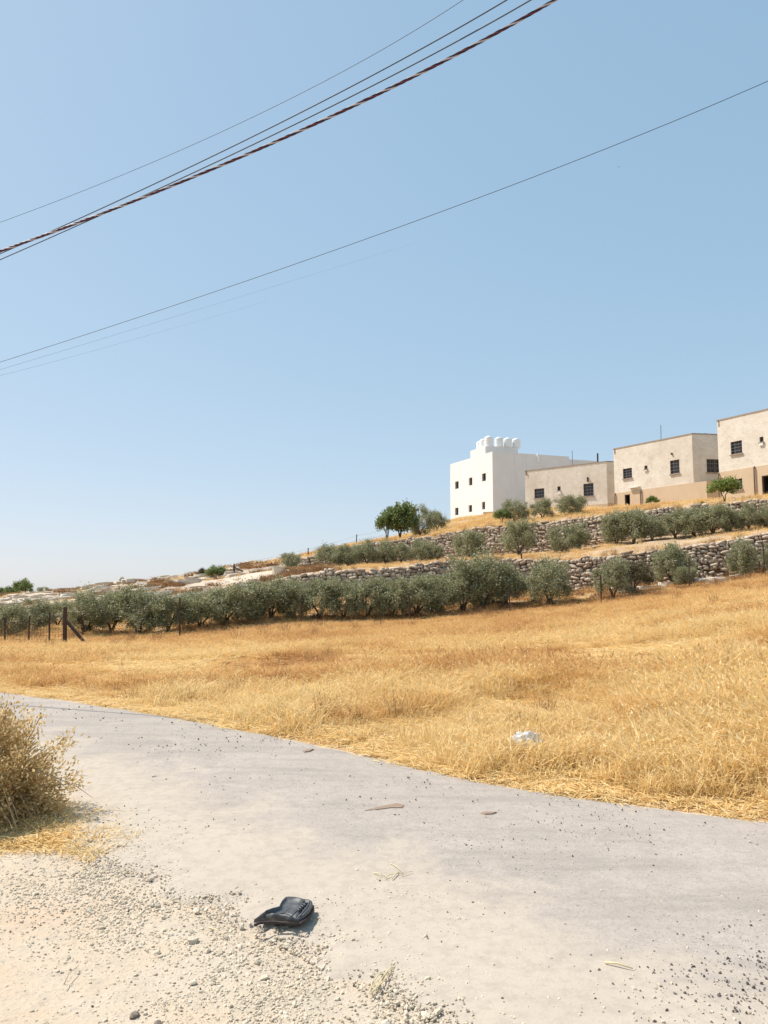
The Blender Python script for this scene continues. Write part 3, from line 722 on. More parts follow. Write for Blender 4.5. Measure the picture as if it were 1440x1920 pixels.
# ------------------------------------------------------------------ dry stone walls
def stone_mesh(seed, mat):
    r_ = random.Random(seed); bm = bmesh.new(); bmesh.ops.create_cube(bm, size=1.0)
    for v in bm.verts: v.co *= Vector((r_.uniform(.78, 1.06), r_.uniform(.8, 1.1), r_.uniform(.72, 1.08)))
    bmesh.ops.bevel(bm, geom=bm.edges[:], offset=.17, segments=1, profile=.5, affect='EDGES')
    for v in bm.verts: v.co += Vector((r_.uniform(-.05, .05), r_.uniform(-.05, .05), r_.uniform(-.05, .05)))
    me = bpy.data.meshes.new('stone'); bm.to_mesh(me); bm.free(); me.materials.append(mat)
    me.polygons.foreach_set('use_smooth', [True] * len(me.polygons)); return me
STONES = [stone_mesh(k, M_STONE) for k in range(10)]
def stone_wall(label, La, Lb, px0, px1, seed, base_w):
    """rubble wall standing between ground lines La (foot) and Lb (top)"""
    r_ = random.Random(seed); root = empty('dry_stone_wall'); tag(root, label, 'stone wall', 'dry stone terrace walls')
    us = [at(p, 1080, 50).x / 50 for p in (px0, px1)]
    foot = []; 
    uu = np.linspace(us[0], us[1], 160)
    fy, fz = np.interp(uu, U, La[0]), np.interp(uu, U, La[1]); ty, tz = np.interp(uu, U, Lb[0]), np.interp(uu, U, Lb[1])
    pts = [Vector((u * y, y, 0)) for u, y in zip(uu, fy)]
    arc = [0]
    for a, b in zip(pts[:-1], pts[1:]): arc.append(arc[-1] + (b - a).length)
    arc = np.array(arc); mid = len(pts) // 2
    root.location = (pts[mid].x, pts[mid].y, fz[mid])
    items = []
    z_level = -.12; course = 0
    hmax = float((tz - fz).max()) + .25
    while z_level < hmax:
        ch = r_.uniform(.13, .22); s = r_.uniform(0, .4)
        while s < arc[-1]:
            w = r_.choice([.16, .22, .3, .38, .5]) * r_.uniform(.8, 1.2) * base_w
            sc = s + w / 2; x = float(np.interp(sc, arc, [p.x for p in pts])); y = float(np.interp(sc, arc, [p.y for p in pts]))
            z0 = float(np.interp(sc, arc, fz)); hh = float(np.interp(sc, arc, tz)) - z0
            zc = z0 + z_level + ch / 2 + .05 * math.sin(sc * 1.7 + course) + r_.uniform(-.03, .03)
            lim = hh + .10 * mnoise.noise(Vector((sc * .8, seed, 0))) + .08
            if zc - z0 < lim and hh > .12 and r_.random() > .03:
                i = min(int(np.searchsorted(arc, sc)), len(pts) - 1); t = (pts[min(i + 1, len(pts) - 1)] - pts[max(i - 1, 0)]); az = math.atan2(t.y, t.x)
                batter = .35 * (zc - z0) / max(hh, .5)
                nrm = Vector((t.y, -t.x, 0)).normalized()
                p = Vector((x, y, zc)) - nrm * (batter - .12 + r_.uniform(-.06, .06))
                items.append((p, az + r_.uniform(-.4, .4), r_.uniform(-.3, .3), r_.uniform(-.28, .28), (w * 1.04, .42, ch * r_.uniform(.95, 1.25)), r_.randrange(10)))
            s += w
        z_level += ch * .93; course += 1
    # fallen stones at the foot
    for k in range(40):
        s = r_.uniform(0, arc[-1]); x = float(np.interp(s, arc, [p.x for p in pts])); y = float(np.interp(s, arc, [p.y for p in pts])) - r_.uniform(.2, 1.0)
        w = r_.uniform(.15, .4); items.append((Vector((x, y, gz(x, y) + w * .2)), r_.uniform(0, 3), r_.uniform(-.4, .4), r_.uniform(-.4, .4), (w, w * .8, w * .6), r_.randrange(10)))
    def size(it):
        q = proj(it[0])
        return (F * it[4][0] / it[0].y) if -10 < q[0] < 1450 else 0
    items.sort(key=size, reverse=True)
    inv = Matrix.Translation(-root.location)
    rest_v, rest_f = [], []
    for k, (p, rz, rx, ry, sc, mi) in enumerate(items):
        mtx = Matrix.Translation(p) @ Matrix.Rotation(rz, 4, 'Z') @ Matrix.Rotation(rx, 4, 'X') @ Matrix.Rotation(ry, 4, 'Y') @ Matrix.Diagonal((*sc, 1))
        if k < 298:
            o = bpy.data.objects.new('stone', STONES[mi]); COL.objects.link(o); o.parent = root; o.matrix_parent_inverse = inv; o.matrix_basis = mtx
        else:
            me = STONES[mi]; b = len(rest_v); rest_v += [mtx @ v.co for v in me.vertices]
            rest_f += [[b + i for i in p_.vertices] for p_ in me.polygons]
    me = mesh_from('rubble', rest_v, rest_f, [M_STONE_I], True); o = link('rubble', me, root); o.matrix_parent_inverse = inv; o['kind'] = 'stuff'
    # earth core behind the stones
    cv, cf = [], []
    for i in range(len(pts)):
        t = (pts[min(i + 1, len(pts) - 1)] - pts[max(i - 1, 0)]).normalized(); nrm = Vector((t.y, -t.x, 0)); hh = max(0, tz[i] - fz[i])
        cv += [pts[i] - nrm * .02 + Vector((0, 0, fz[i] - .4)), pts[i] - nrm * .30 + Vector((0, 0, fz[i] + hh - .06)), pts[i] - nrm * .9 + Vector((0, 0, fz[i] + hh - .06))]
    for i in range(len(pts) - 1):
        for k in range(2): cf.append((i * 3 + k, (i + 1) * 3 + k, (i + 1) * 3 + k + 1, i * 3 + k + 1))
    o = link('core', mesh_from('core', cv, cf, [M_CORE]), root); o.matrix_parent_inverse = inv
    return root
stone_wall('lower rubble terrace wall of pinkish stone behind the front olive trees', L_B, L_C, 440, 1560, 5, .95)
stone_wall('upper rubble terrace wall below the houses', L_D, L_E, 560, 1560, 9, 1.1)

# bare limestone ledges on the left hillside (pieces of the ground)
def rocks():
    r_ = random.Random(3); meshes = []
    for k in range(7):
        bm = bmesh.new(); bmesh.ops.create_cube(bm, size=1.0); bmesh.ops.subdivide_edges(bm, edges=bm.edges[:], cuts=1, use_grid_fill=True)
        for v in bm.verts:
            v.co += Vector((r_.uniform(-.10, .10), r_.uniform(-.12, .12), r_.uniform(-.12, .12)))
            v.co.x *= 1 - .35 * (abs(v.co.y) > .3)
        me = bpy.data.meshes.new('rock_slab'); bm.to_mesh(me); bm.free(); me.materials.append(M_ROCK); meshes.append(me)
    n = 0
    while n < 190:
        px = r_.uniform(-80, 640); Y = r_.uniform(47, 90) if r_.random() < .5 else r_.uniform(66, 90)
        x = (px - 720) / F * Y
        z, k, t = ground_z(x, Y, True)
        if k[0] not in (4, 6): continue
        if px > 480 and k[0] == 6 and r_.random() < .7: continue
        if px > 560: continue
        L_ = r_.uniform(.6, 2.6) * (1.2 if px < 300 else 1); o = bpy.data.objects.new('rock_slab', meshes[n % 7]); COL.objects.link(o); o.parent = GROUND
        o.location = (x, Y, float(z[0]) + .04); o.scale = (L_, r_.uniform(.6, 1.3), r_.uniform(.25, .55)); o.rotation_euler = (r_.uniform(-.12, .12), r_.uniform(-.1, .04), r_.uniform(-.3, .3)); n += 1
    # small ledges above the field on the right
    for px, py, Y, L_ in ((1330, 1094, 40, 1.4), (1345, 1099, 38.5, 1.1), (1215, 1103, 41, 2.0), (1180, 1108, 41, 1.3), (1385, 1090, 40, .8), (1250, 1102, 41, 1.0)):
        p = at(px, py, Y); o = bpy.data.objects.new('rock_slab', meshes[int(px) % 7]); COL.objects.link(o); o.parent = GROUND
        o.location = (p.x, Y, gz(p.x, Y) + .05); o.scale = (L_, .7, .35); o.rotation_euler = (.05, -.06, r_.uniform(-.3, .3))
rocks()

# ------------------------------------------------------------------ trees
def leaf_quads(pos, dirs, length, width, rg):
    """rhombic leaves: base, side, tip, side"""
    n = len(pos); rnd = rg.normal(size=(n, 3)); side = np.cross(dirs, rnd); side /= np.linalg.norm(side, axis=1, keepdims=True) + 1e-9
    nn = np.cross(dirs, side)
    l = np.asarray(length)[:, None]; w = np.asarray(width)[:, None]
    b = pos; t = pos + dirs * l; m = pos + dirs * l * .5 + nn * l * .06
    return np.stack([b, m + side * w / 2, t, m - side * w / 2], axis=1)
def crown_mesh(name, mat, seed, rx, rz, zc, clumps, per, ll=(.09, .15), lw=(.028, .042), flat=.25, cr=(.24, .42), up=.35, low=-.45):
    rg = np.random.default_rng(seed); V = []
    for k in range(clumps):
        v = rg.normal(size=3); v /= np.linalg.norm(v)
        if v[2] < low: v[2] *= -.5
        rad = rg.uniform(.45, 1.0) ** .6 * (1.22 if rg.uniform() < .16 else 1.0)
        c = np.array([v[0] * rx * rad, v[1] * rx * rad, zc + v[2] * rz * rad]); c *= 1 + rg.normal() * .03
        R_ = rg.uniform(*cr); n = int(per * rg.uniform(.6, 1.3))
        # sprays: a few shoots per clump, leaves along them
        ns = 7
        sh = rg.normal(size=(ns, 3)) * .7 + v * .6 + np.array([0, 0, up]); sh /= np.linalg.norm(sh, axis=1, keepdims=True)
        j = rg.integers(0, ns, n); t = rg.uniform(0, 1, n)
        p = c + sh[j] * (t * R_ * 1.7 - R_ * .5)[:, None] + rg.normal(size=(n, 3)) * R_ * .30
        d = sh[j] * .8 + rg.normal(size=(n, 3)) * .65; d /= np.linalg.norm(d, axis=1, keepdims=True)
        V.append(leaf_quads(p, d, rg.uniform(*ll, n), rg.uniform(*lw, n), rg))
    return fast_quads(name, np.concatenate(V), mat)
def trunk_mesh(name, mat, seed, zc, rx, rz, r0=.07, stems=3, fork=.35):
    r_ = random.Random(seed); mb = MB()
    for s in range(stems):
        a0 = 2 * math.pi * (s + r_.random() * .5) / stems
        base = Vector((.05 * math.cos(a0), .05 * math.sin(a0), -.15)); f = Vector((.14 * math.cos(a0), .14 * math.sin(a0), fork * r_.uniform(.8, 1.3)))
        k1 = Vector((rx * .45 * math.cos(a0), rx * .45 * math.sin(a0), zc * .75)); e = Vector((rx * .6 * math.cos(a0 + .3), rx * .6 * math.sin(a0 + .3), zc + rz * .6))
        mb.tube([base, f * .6 + Vector((0, 0, -.02)), f, k1, e], [r0 * 1.1, r0 * .85, r0 * .75, r0 * .45, r0 * .12], 7)
        for q in range(3):
            a = a0 + r_.uniform(-1.1, 1.1); st = f.lerp(k1, r_.uniform(.3, 1)); en = Vector((rx * .8 * math.cos(a), rx * .8 * math.sin(a), zc + rz * r_.uniform(-.4, .7)))
            mb.tube([st, st.lerp(en, .5) + Vector((0, 0, .06)), en], [r0 * .35, r0 * .22, r0 * .06], 5)
    return mb.mesh(name, mat, True)
OLIVES = []
for k in range(8):
    rx = [1.1, 1.2, 1.0, 1.15, 1.25, 1.05, 1.15, 1.0][k]; rz = [.95, .9, 1.0, 1.0, .9, .95, .85, 1.0][k]; zc = [1.15, 1.1, 1.25, 1.25, 1.05, 1.15, 1.0, 1.2][k]
    OLIVES.append((crown_mesh('crown', M_OLIVE, 100 + k, rx, rz, zc, 58, 190, ll=(.10, .17), lw=(.03, .048), low=(-.9, -.75)[k % 2], up=.12), trunk_mesh('trunk', M_BARK, 200 + k, zc, rx, rz, .07, 3 + k % 2), zc + rz + .15))
def tree(kind, name, x, y, h, label, cat, group=None, wide=1.0, rz=None, sink=.0, z=None):
    cm, tm, H = kind
    root = empty(name, (x, y, (gz(x, y) if z is None else z) - sink), random.uniform(0, 6.28) if rz is None else rz)
    s = h / H; root.scale = (s * wide, s * wide, s)
    link('crown', cm, root); link('trunk', tm, root)
    tag(root, label, cat, group); return root
ORD = ['first', 'second', 'third', 'fourth', 'fifth', 'sixth', 'seventh', 'eighth', 'ninth', 'tenth', 'eleventh', 'twelfth', 'thirteenth', 'fourteenth', 'fifteenth', 'sixteenth', 'seventeenth', 'eighteenth', 'nineteenth', 'twentieth', 'twenty-first', 'twenty-second', 'twenty-third', 'twenty-fourth']
def olive_row(spec, label, group):
    for i, (px, top, Y, wide) in enumerate(spec):
        x = (px - 720) / F * (Y * cT); z = gz(x, Y); h = at(px, top, Y).z - z
        tree(OLIVES[(i * 3 + len(spec)) % 8], 'olive_tree', x, Y, h, label.format(ORD[i]), 'olive tree', group, wide)
# front hedge-like row along the wire fence (near line)
front = [(20, 1132, 35, 1.15), (70, 1128, 37, 1.2), (160, 1110, 34.5, 1.15), (212, 1112, 35.5, 1.15), (262, 1103, 35, 1.15), (318, 1113, 35.5, 1.15), (378, 1107, 36, 1.15), (425, 1098, 36.5, 1.15), (468, 1093, 37, 1.1), (510, 1090, 37.3, 1.15), (552, 1090, 37.5, 1.0), (600, 1086, 37.7, 1.05), (645, 1090, 37.8, 1.0), (690, 1084, 38, 1.05), (735, 1088, 38.2, 1.0), (782, 1080, 38.5, 1.05), (818, 1084, 39, .9), (868, 1052, 39.5, 1.0), (905, 1040, 40.2, 1.0), (948, 1056, 40.5, .9)]
olive_row(front, '{} olive tree from the left in the dense front row behind the wire fence', 'front row of olive trees')
back = [(110, 1126, 41, 1.1), (240, 1108, 42, 1.1), (350, 1122, 41, 1), (455, 1104, 42.5, 1), (540, 1090, 43.5, 1), (625, 1084, 44, 1), (715, 1082, 44, 1), (800, 1078, 44.5, 1)]
olive_row(back, '{} olive tree from the left in the half-hidden line behind the front row', 'second line of olive trees')
def lone(px, base, top, Y, wide, label, k, cat='olive tree', group='single olive trees by the lower wall', mat=None):
    x = (px - 720) / F * (Y * cT); z = gz(x, Y); h = at(px, top, Y).z - z
    return tree(OLIVES[k], 'olive_tree', x, Y, h, label, cat, group, wide)
lone(1030, 1140, 1050, 39.5, .92, 'round olive tree with a forked bare trunk standing alone before the lower wall', 0)
BROWNED = (crown_mesh('crown', M_OLIVE_B, 321, 1.1, .8, 1.15, 40, 170, ll=(.10, .17), lw=(.035, .055)), OLIVES[3][1], 2.1)
lone(1150, 1138, 1046, 38.5, .85, 'olive tree with an open dark lower half, beside a fence post on the field edge', 3)
x_ = (1185 - 720) / F * 39.5; tree(BROWNED, 'browned_shrub', x_, 39.5, 1.6, 'brownish straggly shrub tangled beside the dark olive tree', 'shrub', None, 1.0)
lone(1262, 1092, 1020, 41.2, .85, 'bushy olive tree growing right against the lower wall near the right', 5)
lone(1285, 1092, 1062, 40.0, .9, 'small low olive shrub in front of the lower wall by a fence post', 6, 'shrub')
lone(1396, 1082, 1014, 39.8, .82, 'olive tree at the right end in front of the lower wall', 2)
lone(1452, 1075, 1025, 40, .9, 'olive tree cut off by the right edge before the lower wall', 7)
upper = [(545, 1036, 60, .95), (620, 1021, 60, 1.0), (652, 1022, 60.5, 1.0), (688, 1016, 60.5, .95), (722, 1014, 60.5, 1.0), (752, 1018, 60, .9), (792, 1012, 59.5, 1.0), (820, 1022, 59, .85), (880, 995, 56.5, .88), (975, 976, 55.5, .82), (1055, 988, 54.5, .9), (1088, 984, 54, .9), (1158, 962, 53, .95), (1192, 955, 52.5, 1.0), (1226, 968, 52.2, .9), (1270, 962, 51.5, .92), (1305, 950, 51, .95), (1342, 946, 50.3, 1.0), (1375, 955, 50, .9), (1410, 948, 49.4, .9), (1440, 950, 49, .9), (1475, 945, 48.5, .9)]
olive_row(upper, '{} olive tree from the left on the terrace between the two stone walls', 'olive trees on the middle terrace')

# leafy trees on the crest
LEAFY = (crown_mesh('crown', M_GREEN, 401, 1.5, 1.35, 2.2, 60, 170, ll=(.16, .26), lw=(.10, .16), cr=(.3, .55), low=-.85), trunk_mesh('trunk', M_BARK, 402, 2.6, 1.5, 1.35, .10, 3, .7), 4.1)
LEAFY2 = (crown_mesh('crown', M_GREEN, 411, 1.3, 1.0, 1.8, 44, 170, ll=(.14, .22), lw=(.08, .13), cr=(.3, .5)), trunk_mesh('trunk', M_BARK, 412, 1.9, 1.3, 1.0, .08, 3, .5), 3.0)
BRIGHT = (crown_mesh('crown', M_LIME, 421, 1.2, .8, 1.65, 40, 170, ll=(.14, .22), lw=(.07, .11), cr=(.25, .45)), trunk_mesh('trunk', M_BARK, 422, 1.75, 1.2, .8, .06, 2, .7), 2.6)
def crest(kind, name, px, top, Y, wide, label, cat, base=None):
    x = (px - 720) / F * (Y * cT + 5 * sT); z = gz(x, Y); h = at(px, top, Y).z - z
    return tree(kind, name, x, Y, h, label, cat, None, wide)
crest(LEAFY, 'leafy_tree', 750, 934, 70, .88, 'tall green leafy tree on the crest left of the white building', 'tree')
crest(LEAFY2, 'leafy_tree', 727, 960, 69.5, .75, 'small low leafy tree leaning out left of the tall crest tree', 'tree')
crest(OLIVES[4], 'olive_tree', 787, 950, 72, .80, 'grey-green olive tree beside the tall leafy crest tree', 'olive tree')
crest(OLIVES[1], 'olive_tree', 820, 958, 74, .75, 'olive tree on the crest nearest the left wall of the white building', 'olive tree')
crest(OLIVES[0], 'dark_shrub', 966, 938, 66, 1.15, 'dark shrub at the foot of the shaded white wall', 'shrub')
crest(LEAFY2, 'dark_shrub', 942, 956, 65.5, 1.2, 'smaller shrub left of the dark one below the white building', 'shrub')
crest(OLIVES[3], 'dark_shrub', 1018, 934, 65, 1.05, 'dark shrub below the left window of the low block house', 'shrub')
crest(OLIVES[6], 'dark_shrub', 1072, 929, 64.5, 1.15, 'round shrub below the right window of the low block house', 'shrub')
crest(BRIGHT, 'fig_tree', 1361, 899, 57.5, 1.2, 'bright green small tree in front of the right-hand house', 'tree')
crest(BRIGHT, 'green_sapling', 1225, 931, 62, .9, 'thin green sapling before the plinth of the block house', 'sapling')
crest(BRIGHT, 'green_bush', 1318, 941, 56, 1.5, 'low bright green bush on top of the upper wall', 'bush')
# far trees along the left skyline
def far(px, base, top, Y, wide, label, kind):
    p = at(px, base, Y); h = at(px, top, Y).z - p.z
    tree(kind, 'skyline_tree', p.x, Y, h, label, 'tree', None, wide, z=p.z)
far(6, 1124, 1102, 110, 1.3, 'dark tree on the skyline at the left edge', LEAFY2)
far(42, 1124, 1088, 108, .95, 'tallest dark tree on the left skyline', LEAFY2)
far(22, 1124, 1101, 109, 1.2, 'low dark tree between two others on the left skyline', LEAFY2)
far(82, 1114, 1101, 104, 1.6, 'low shrub on the skyline right of the dark trees', OLIVES[4])
far(228, 1098, 1083, 90, .9, 'tiny dark shrub on the rocky skyline', OLIVES[2])
far(242, 1097, 1085, 90, .9, 'tiny dark shrub right of its twin on the rocky skyline', OLIVES[5])
far(405, 1092, 1062, 67, 1.2, 'green shrub beside the braced post on the rocky hillside', LEAFY2)
far(476, 1088, 1066, 68, 1.2, 'small olive shrub on the rocks right of the braced post', OLIVES[6])
far(378, 1088, 1066, 69, .7, 'bare brown thin shrub left of the green hillside shrub', BROWNED)

# ------------------------------------------------------------------ fences
def fence(label, posts, wires, cat='fence', net=None, r=.032):
    root = empty('wire_fence'); tag(root, label, cat)
    tops = []
    for i, (px, y0, y1, Y, rr, brace) in enumerate(posts):
        x = (px - 720) / F * (Y * cT); zb = gz(x, Y); zt = max(at(px, y0, Y).z, zb + .8)
        if i == 0: root.location = (x, Y, zb)
        lean = random.uniform(-.04, .04); mb = MB()
        mb.tube([(x - lean, Y, zb - .3), (x, Y, zb + .4), (x + lean, Y, zt)], [rr, rr, rr * .95], 6)
        attach(mb.build('post', M_IRON), root); tops.append((Vector((x, Y, zb)), zt - zb))
        if brace:
            mb = MB(); ex = x + brace; ez = gz(ex, Y); mb.tube([(x, Y, zb + (zt - zb) * .66), (ex, Y - .1, ez - .05)], rr * .75, 6); attach(mb.build('brace', M_IRON), root)
    for w in wires:
        mb = MB()
        for (a, ha), (b, hb) in zip(tops[:-1], tops[1:]):
            pts = []
            for k in range(7):
                t = k / 6; p = a.lerp(b, t); sag = -.06 * math.sin(math.pi * t)
                pts.append(Vector((p.x, p.y, (a.z + ha * w) * (1 - t) + (b.z + hb * w) * t + sag)))
            mb.tube(pts, .006, 4, False)
        attach(mb.build('wire', M_IRON), root)
    if net:
        i0, i1 = net; mb = MB()
        for (a, ha), (b, hb) in zip(tops[i0:i1], tops[i0 + 1:i1 + 1]):
            L_ = (b - a).length; nv = max(2, int(L_ / .16))
            for k in range(nv):
                p = a.lerp(b, k / nv); h_ = ha + (hb - ha) * k / nv; mb.tube([p, p + Vector((0, 0, h_ * .9))], .0045, 3, False)
            for k in range(8):
                f = .05 + .85 * k / 7; mb.tube([a + Vector((0, 0, ha * f)), b + Vector((0, 0, hb * f))], .0035, 3, False)
        attach(mb.build('netting', M_IRON), root)
    return root
fence('rusty wire fence with thin posts along the upper edge of the field', [(-60, 1158, 1212, 32, .035, 0), (13, 1158, 1209, 31.5, .035, 0), (58, 1155, 1210, 31, .035, 0), (96, 1148, 1212, 30.5, .04, 0), (125, 1138, 1211, 30, .085, .95), (339, 1120, 1206, 31.5, .04, 0), (565, 1116, 1166, 36, .04, 0), (768, 1112, 1170, 36.5, .04, 0), (955, 1105, 1152, 37.5, .035, 0), (1127, 1078, 1135, 37, .034, 0), (1293, 1046, 1105, 38, .03, 0), (1436, 1018, 1085, 38, .034, 0)], (.4, .85), net=(0, 4))
fence('thin wire fence running up the rocky crest to the leafy tree', [(438, 1058, 1092, 66.5, .07, .8), (577, 1032, 1052, 68, .05, 0), (606, 1022, 1045, 68, .07, 0), (668, 1002, 1030, 68, .045, 0), (724, 990, 1012, 67.5, .04, 0)], (.5, .9))
# short stump post on the middle terrace
p_ = at(978, 1050, 47.5); mb = MB(); mb.tube([(p_.x, 47.5, gz(p_.x, 47.5) - .2), (p_.x, 47.5, gz(p_.x, 47.5) + .35)], .05, 7); mb.tube([(p_.x - .02, 47.5, gz(p_.x, 47.5) + .35), (p_.x, 47.5, gz(p_.x, 47.5) + .39)], .062, 7)
tag(mb.build('stump_post', M_IRON), 'short dark post stump on the middle terrace edge', 'post')

# ------------------------------------------------------------------ overhead cables
def mat_cable(name, c): return simple(name, c, .55, .1, 20, .05)
M_CB, M_CR, M_CW, M_WIRE = mat_cable('black_insulation', (.015, .018, .04)), mat_cable('red_brown_insulation', (.13, .03, .04)), mat_cable('pale_insulation', (.45, .38, .40)), mat_cable('grey_wire', (.06, .075, .10))
def span(points, ext=1.35, n=90, sag=0.0):
    """smooth line through photo points (px,py,Y), continued past the frame on both sides"""
    P = [at(*p) for p in points]; ts = [0, .5, 1] if len(P) == 3 else [0, 1]
    out = []
    for k in range(n + 1):
        t = -(ext - 1) + (2 * ext - 1) * k / n
        if len(P) == 3: q = P[0] * ((t - .5) * (t - 1) / .5) + P[1] * (t * (t - 1) / -.25) + P[2] * (t * (t - .5) / .5)
        else: q = P[0].lerp(P[1], t)
        out.append(q)
    return out
def cable(name, pts, r, mat, label):
    mb = MB(); mb.tube(pts, r, 6); o = mb.build(name, mat, None, True); tag(o, label, 'cable', 'overhead cables'); return o
def yy(px, y0, y1): return 1 / ((1 - px / 1040) / y0 + (px / 1040) / y1)
cable('overhead_wire', span([(0, 417, 19), (435, 238, 15), (868, 0, 12)]), .0055, M_WIRE, 'thinnest uppermost wire crossing the top left of the sky')
cable('overhead_wire', span([(0, 476, 13.2), (470, 258, 10.3), (950, 0, 8.2)]), .009, M_WIRE, 'dark thin wire, upper of the pair above the twisted cable')
cable('overhead_wire', span([(0, 487, 13.0), (510, 254, 10.2), (995, 0, 8.0)]), .009, M_WIRE, 'dark thin wire that crosses behind the twisted cable at left')
cable('overhead_wire', span([(0, 679, 24), (720, 436, 19), (1440, 152, 15.5)], n=60), .0075, M_WIRE, 'single dark wire crossing the middle of the sky to the right edge')
cable('overhead_wire', span([(0, 693, 30), (340, 590, 48), (660, 492, 80)], ext=1.25, n=40), .0045, M_WIRE, 'faint wire just under the long middle wire')
cable('overhead_wire', span([(0, 704, 36), (210, 648, 52), (420, 588, 80)], ext=1.25, n=40), .004, M_WIRE, 'faintest lowest wire at the left edge of the sky')
# twisted bundle
axis = span([(0, 471, 11.5), (525, 262, 9.77), (1040, 0, 8.47)], ext=1.6, n=700)
root = empty('twisted_cable', axis[0]); tag(root, 'thick twisted black and red power cable across the top left', 'cable', 'overhead cables')
PITCH_L = .42; arc = 0.0; strands = [[] for _ in range(4)]
for i, p in enumerate(axis):
    if i: arc += (p - axis[i - 1]).length
    t = (axis[min(i + 1, len(axis) - 1)] - axis[max(i - 1, 0)]).normalized(); a = t.cross(Vector((0, 0, 1))).normalized(); b = t.cross(a)
    for s in range(4):
        an = 2 * math.pi * (arc / PITCH_L + s / 4); strands[s].append(p + (a * math.cos(an) + b * math.sin(an)) * .0115)
for s, m in enumerate((M_CB, M_CR, M_CB, M_CW)):
    mb = MB(); mb.tube(strands[s], .0095, 6); o = mb.build('strand', m, None, True); attach(o, root)

# ------------------------------------------------------------------ scattered stuff
def gn_scatter(name, protos, pts, rot, scl, idx, tint, label, cat):
    col = bpy.data.collections.new(name + '_kinds')
    for i, me in enumerate(protos):
        o = bpy.data.objects.new('%s_kind_%02d' % (name, i), me); col.objects.link(o)
    me = bpy.data.meshes.new(name); n = len(pts); me.vertices.add(n); me.vertices.foreach_set('co', np.asarray(pts, np.float32).reshape(-1))
    def at_(nm, typ, key, data): me.attributes.new(nm, typ, 'POINT').data.foreach_set(key, np.ascontiguousarray(data).reshape(-1))
    at_('rot', 'FLOAT_VECTOR', 'vector', np.asarray(rot, np.float32)); at_('scl', 'FLOAT_VECTOR', 'vector', np.asarray(scl, np.float32))
    at_('idx', 'INT', 'value', np.asarray(idx, np.int32)); at_('tint', 'FLOAT', 'value', np.asarray(tint, np.float32))
    o = link(name, me); tag(o, label, cat, None, 'stuff')
    ng = bpy.data.node_groups.new(name, 'GeometryNodeTree')
    ng.interface.new_socket('Geometry', in_out='INPUT', socket_type='NodeSocketGeometry'); ng.interface.new_socket('Geometry', in_out='OUTPUT', socket_type='NodeSocketGeometry')
    gi = ng.nodes.new('NodeGroupInput'); go = ng.nodes.new('NodeGroupOutput')
    ci = ng.nodes.new('GeometryNodeCollectionInfo'); ci.inputs['Collection'].default_value = col
    ci.inputs['Separate Children'].default_value = True; ci.inputs['Reset Children'].default_value = True
    ip = ng.nodes.new('GeometryNodeInstanceOnPoints'); ip.inputs['Pick Instance'].default_value = True
    def na(nm, t):
        a = ng.nodes.new('GeometryNodeInputNamedAttribute'); a.data_type = t; a.inputs['Name'].default_value = nm; return a.outputs['Attribute']
    er = ng.nodes.new('FunctionNodeEulerToRotation')
    L = ng.links.new
    L(gi.outputs[0], ip.inputs['Points']); L(ci.outputs[0], ip.inputs['Instance']); L(na('idx', 'INT'), ip.inputs['Instance Index'])
    L(na('rot', 'FLOAT_VECTOR'), er.inputs[0]); L(er.outputs[0], ip.inputs['Rotation']); L(na('scl', 'FLOAT_VECTOR'), ip.inputs['Scale'])
    L(ip.outputs[0], go.inputs[0])
    md = o.modifiers.new('scatter', 'NODES'); md.node_group = ng
    return o
def tuft(seed, n, h, spread, lean, w, mat, heads=0):
    """a tuft of dry blades: each a bent strip of two quads (one island)"""
    rg = np.random.default_rng(seed); mb_v = []; mb_f = []
    for k in range(n):
        a = rg.uniform(0, 6.283); rr = spread * math.sqrt(rg.uniform()); b = np.array([rr * math.cos(a), rr * math.sin(a), -.02])
        a2 = rg.uniform(0, 6.283); hh = h * rg.uniform(.45, 1.15); le = lean * rg.uniform(.2, 1.4)
        d = np.array([math.cos(a2), math.sin(a2), 0]); ph = rg.uniform(0, 3.14); s = np.array([math.cos(ph), math.sin(ph), 0]) * w * rg.uniform(.6, 1.4)
        m = b + d * le * hh * .35 + np.array([0, 0, hh * .62]); bend = rg.uniform(.3, 1.2)
        t = m + d * le * hh * bend + np.array([0, 0, hh * (.45 - .4 * min(1, le) * rg.uniform(.2, 1))])
        i = len(mb_v); mb_v += [b - s / 2, b + s / 2, m + s / 2.4, m - s / 2.4, t]; mb_f += [(i, i + 1, i + 2, i + 3), (i + 3, i + 2, i + 4)]
        if heads and rg.uniform() < heads:      # seed head
            i = len(mb_v); q = w * 1.5; up_ = (t - m) / (np.linalg.norm(t - m) + 1e-6) * .035
            mb_v += [t - up_ * .4, t + s / w * q * .5, t + up_, t - s / w * q * .5]; mb_f += [(i, i + 1, i + 2, i + 3)]
    return mesh_from('tuft', mb_v, mb_f, [mat])
def straw_mat(seed, n, size, w, mat):
    rg = np.random.default_rng(seed); v = []; f = []
    for k in range(n):
        c = np.array([*(rg.normal(size=2) * size * .45), rg.uniform(.005, .05)]); a = rg.uniform(0, 6.283); l = rg.uniform(.08, .3) * size / .3
        d = np.array([math.cos(a), math.sin(a), rg.normal() * .12]); s = np.array([-d[1], d[0], 0]) * w; s = s + np.array([0, 0, w * rg.normal() * .5])
        i = len(v); mid = c + np.array([0, 0, rg.uniform(0, .02)]); v += [c - d * l / 2 - s / 2, c - d * l / 2 + s / 2, mid + s / 2, mid - s / 2, c + d * l / 2]; f += [(i, i + 1, i + 2, i + 3), (i + 3, i + 2, i + 4)]
    return mesh_from('straw', v, f, [mat])
T_TALL = [tuft(500 + k, 64, .27, .15, 1.0, .0085, M_GRASS, .4) for k in range(5)]
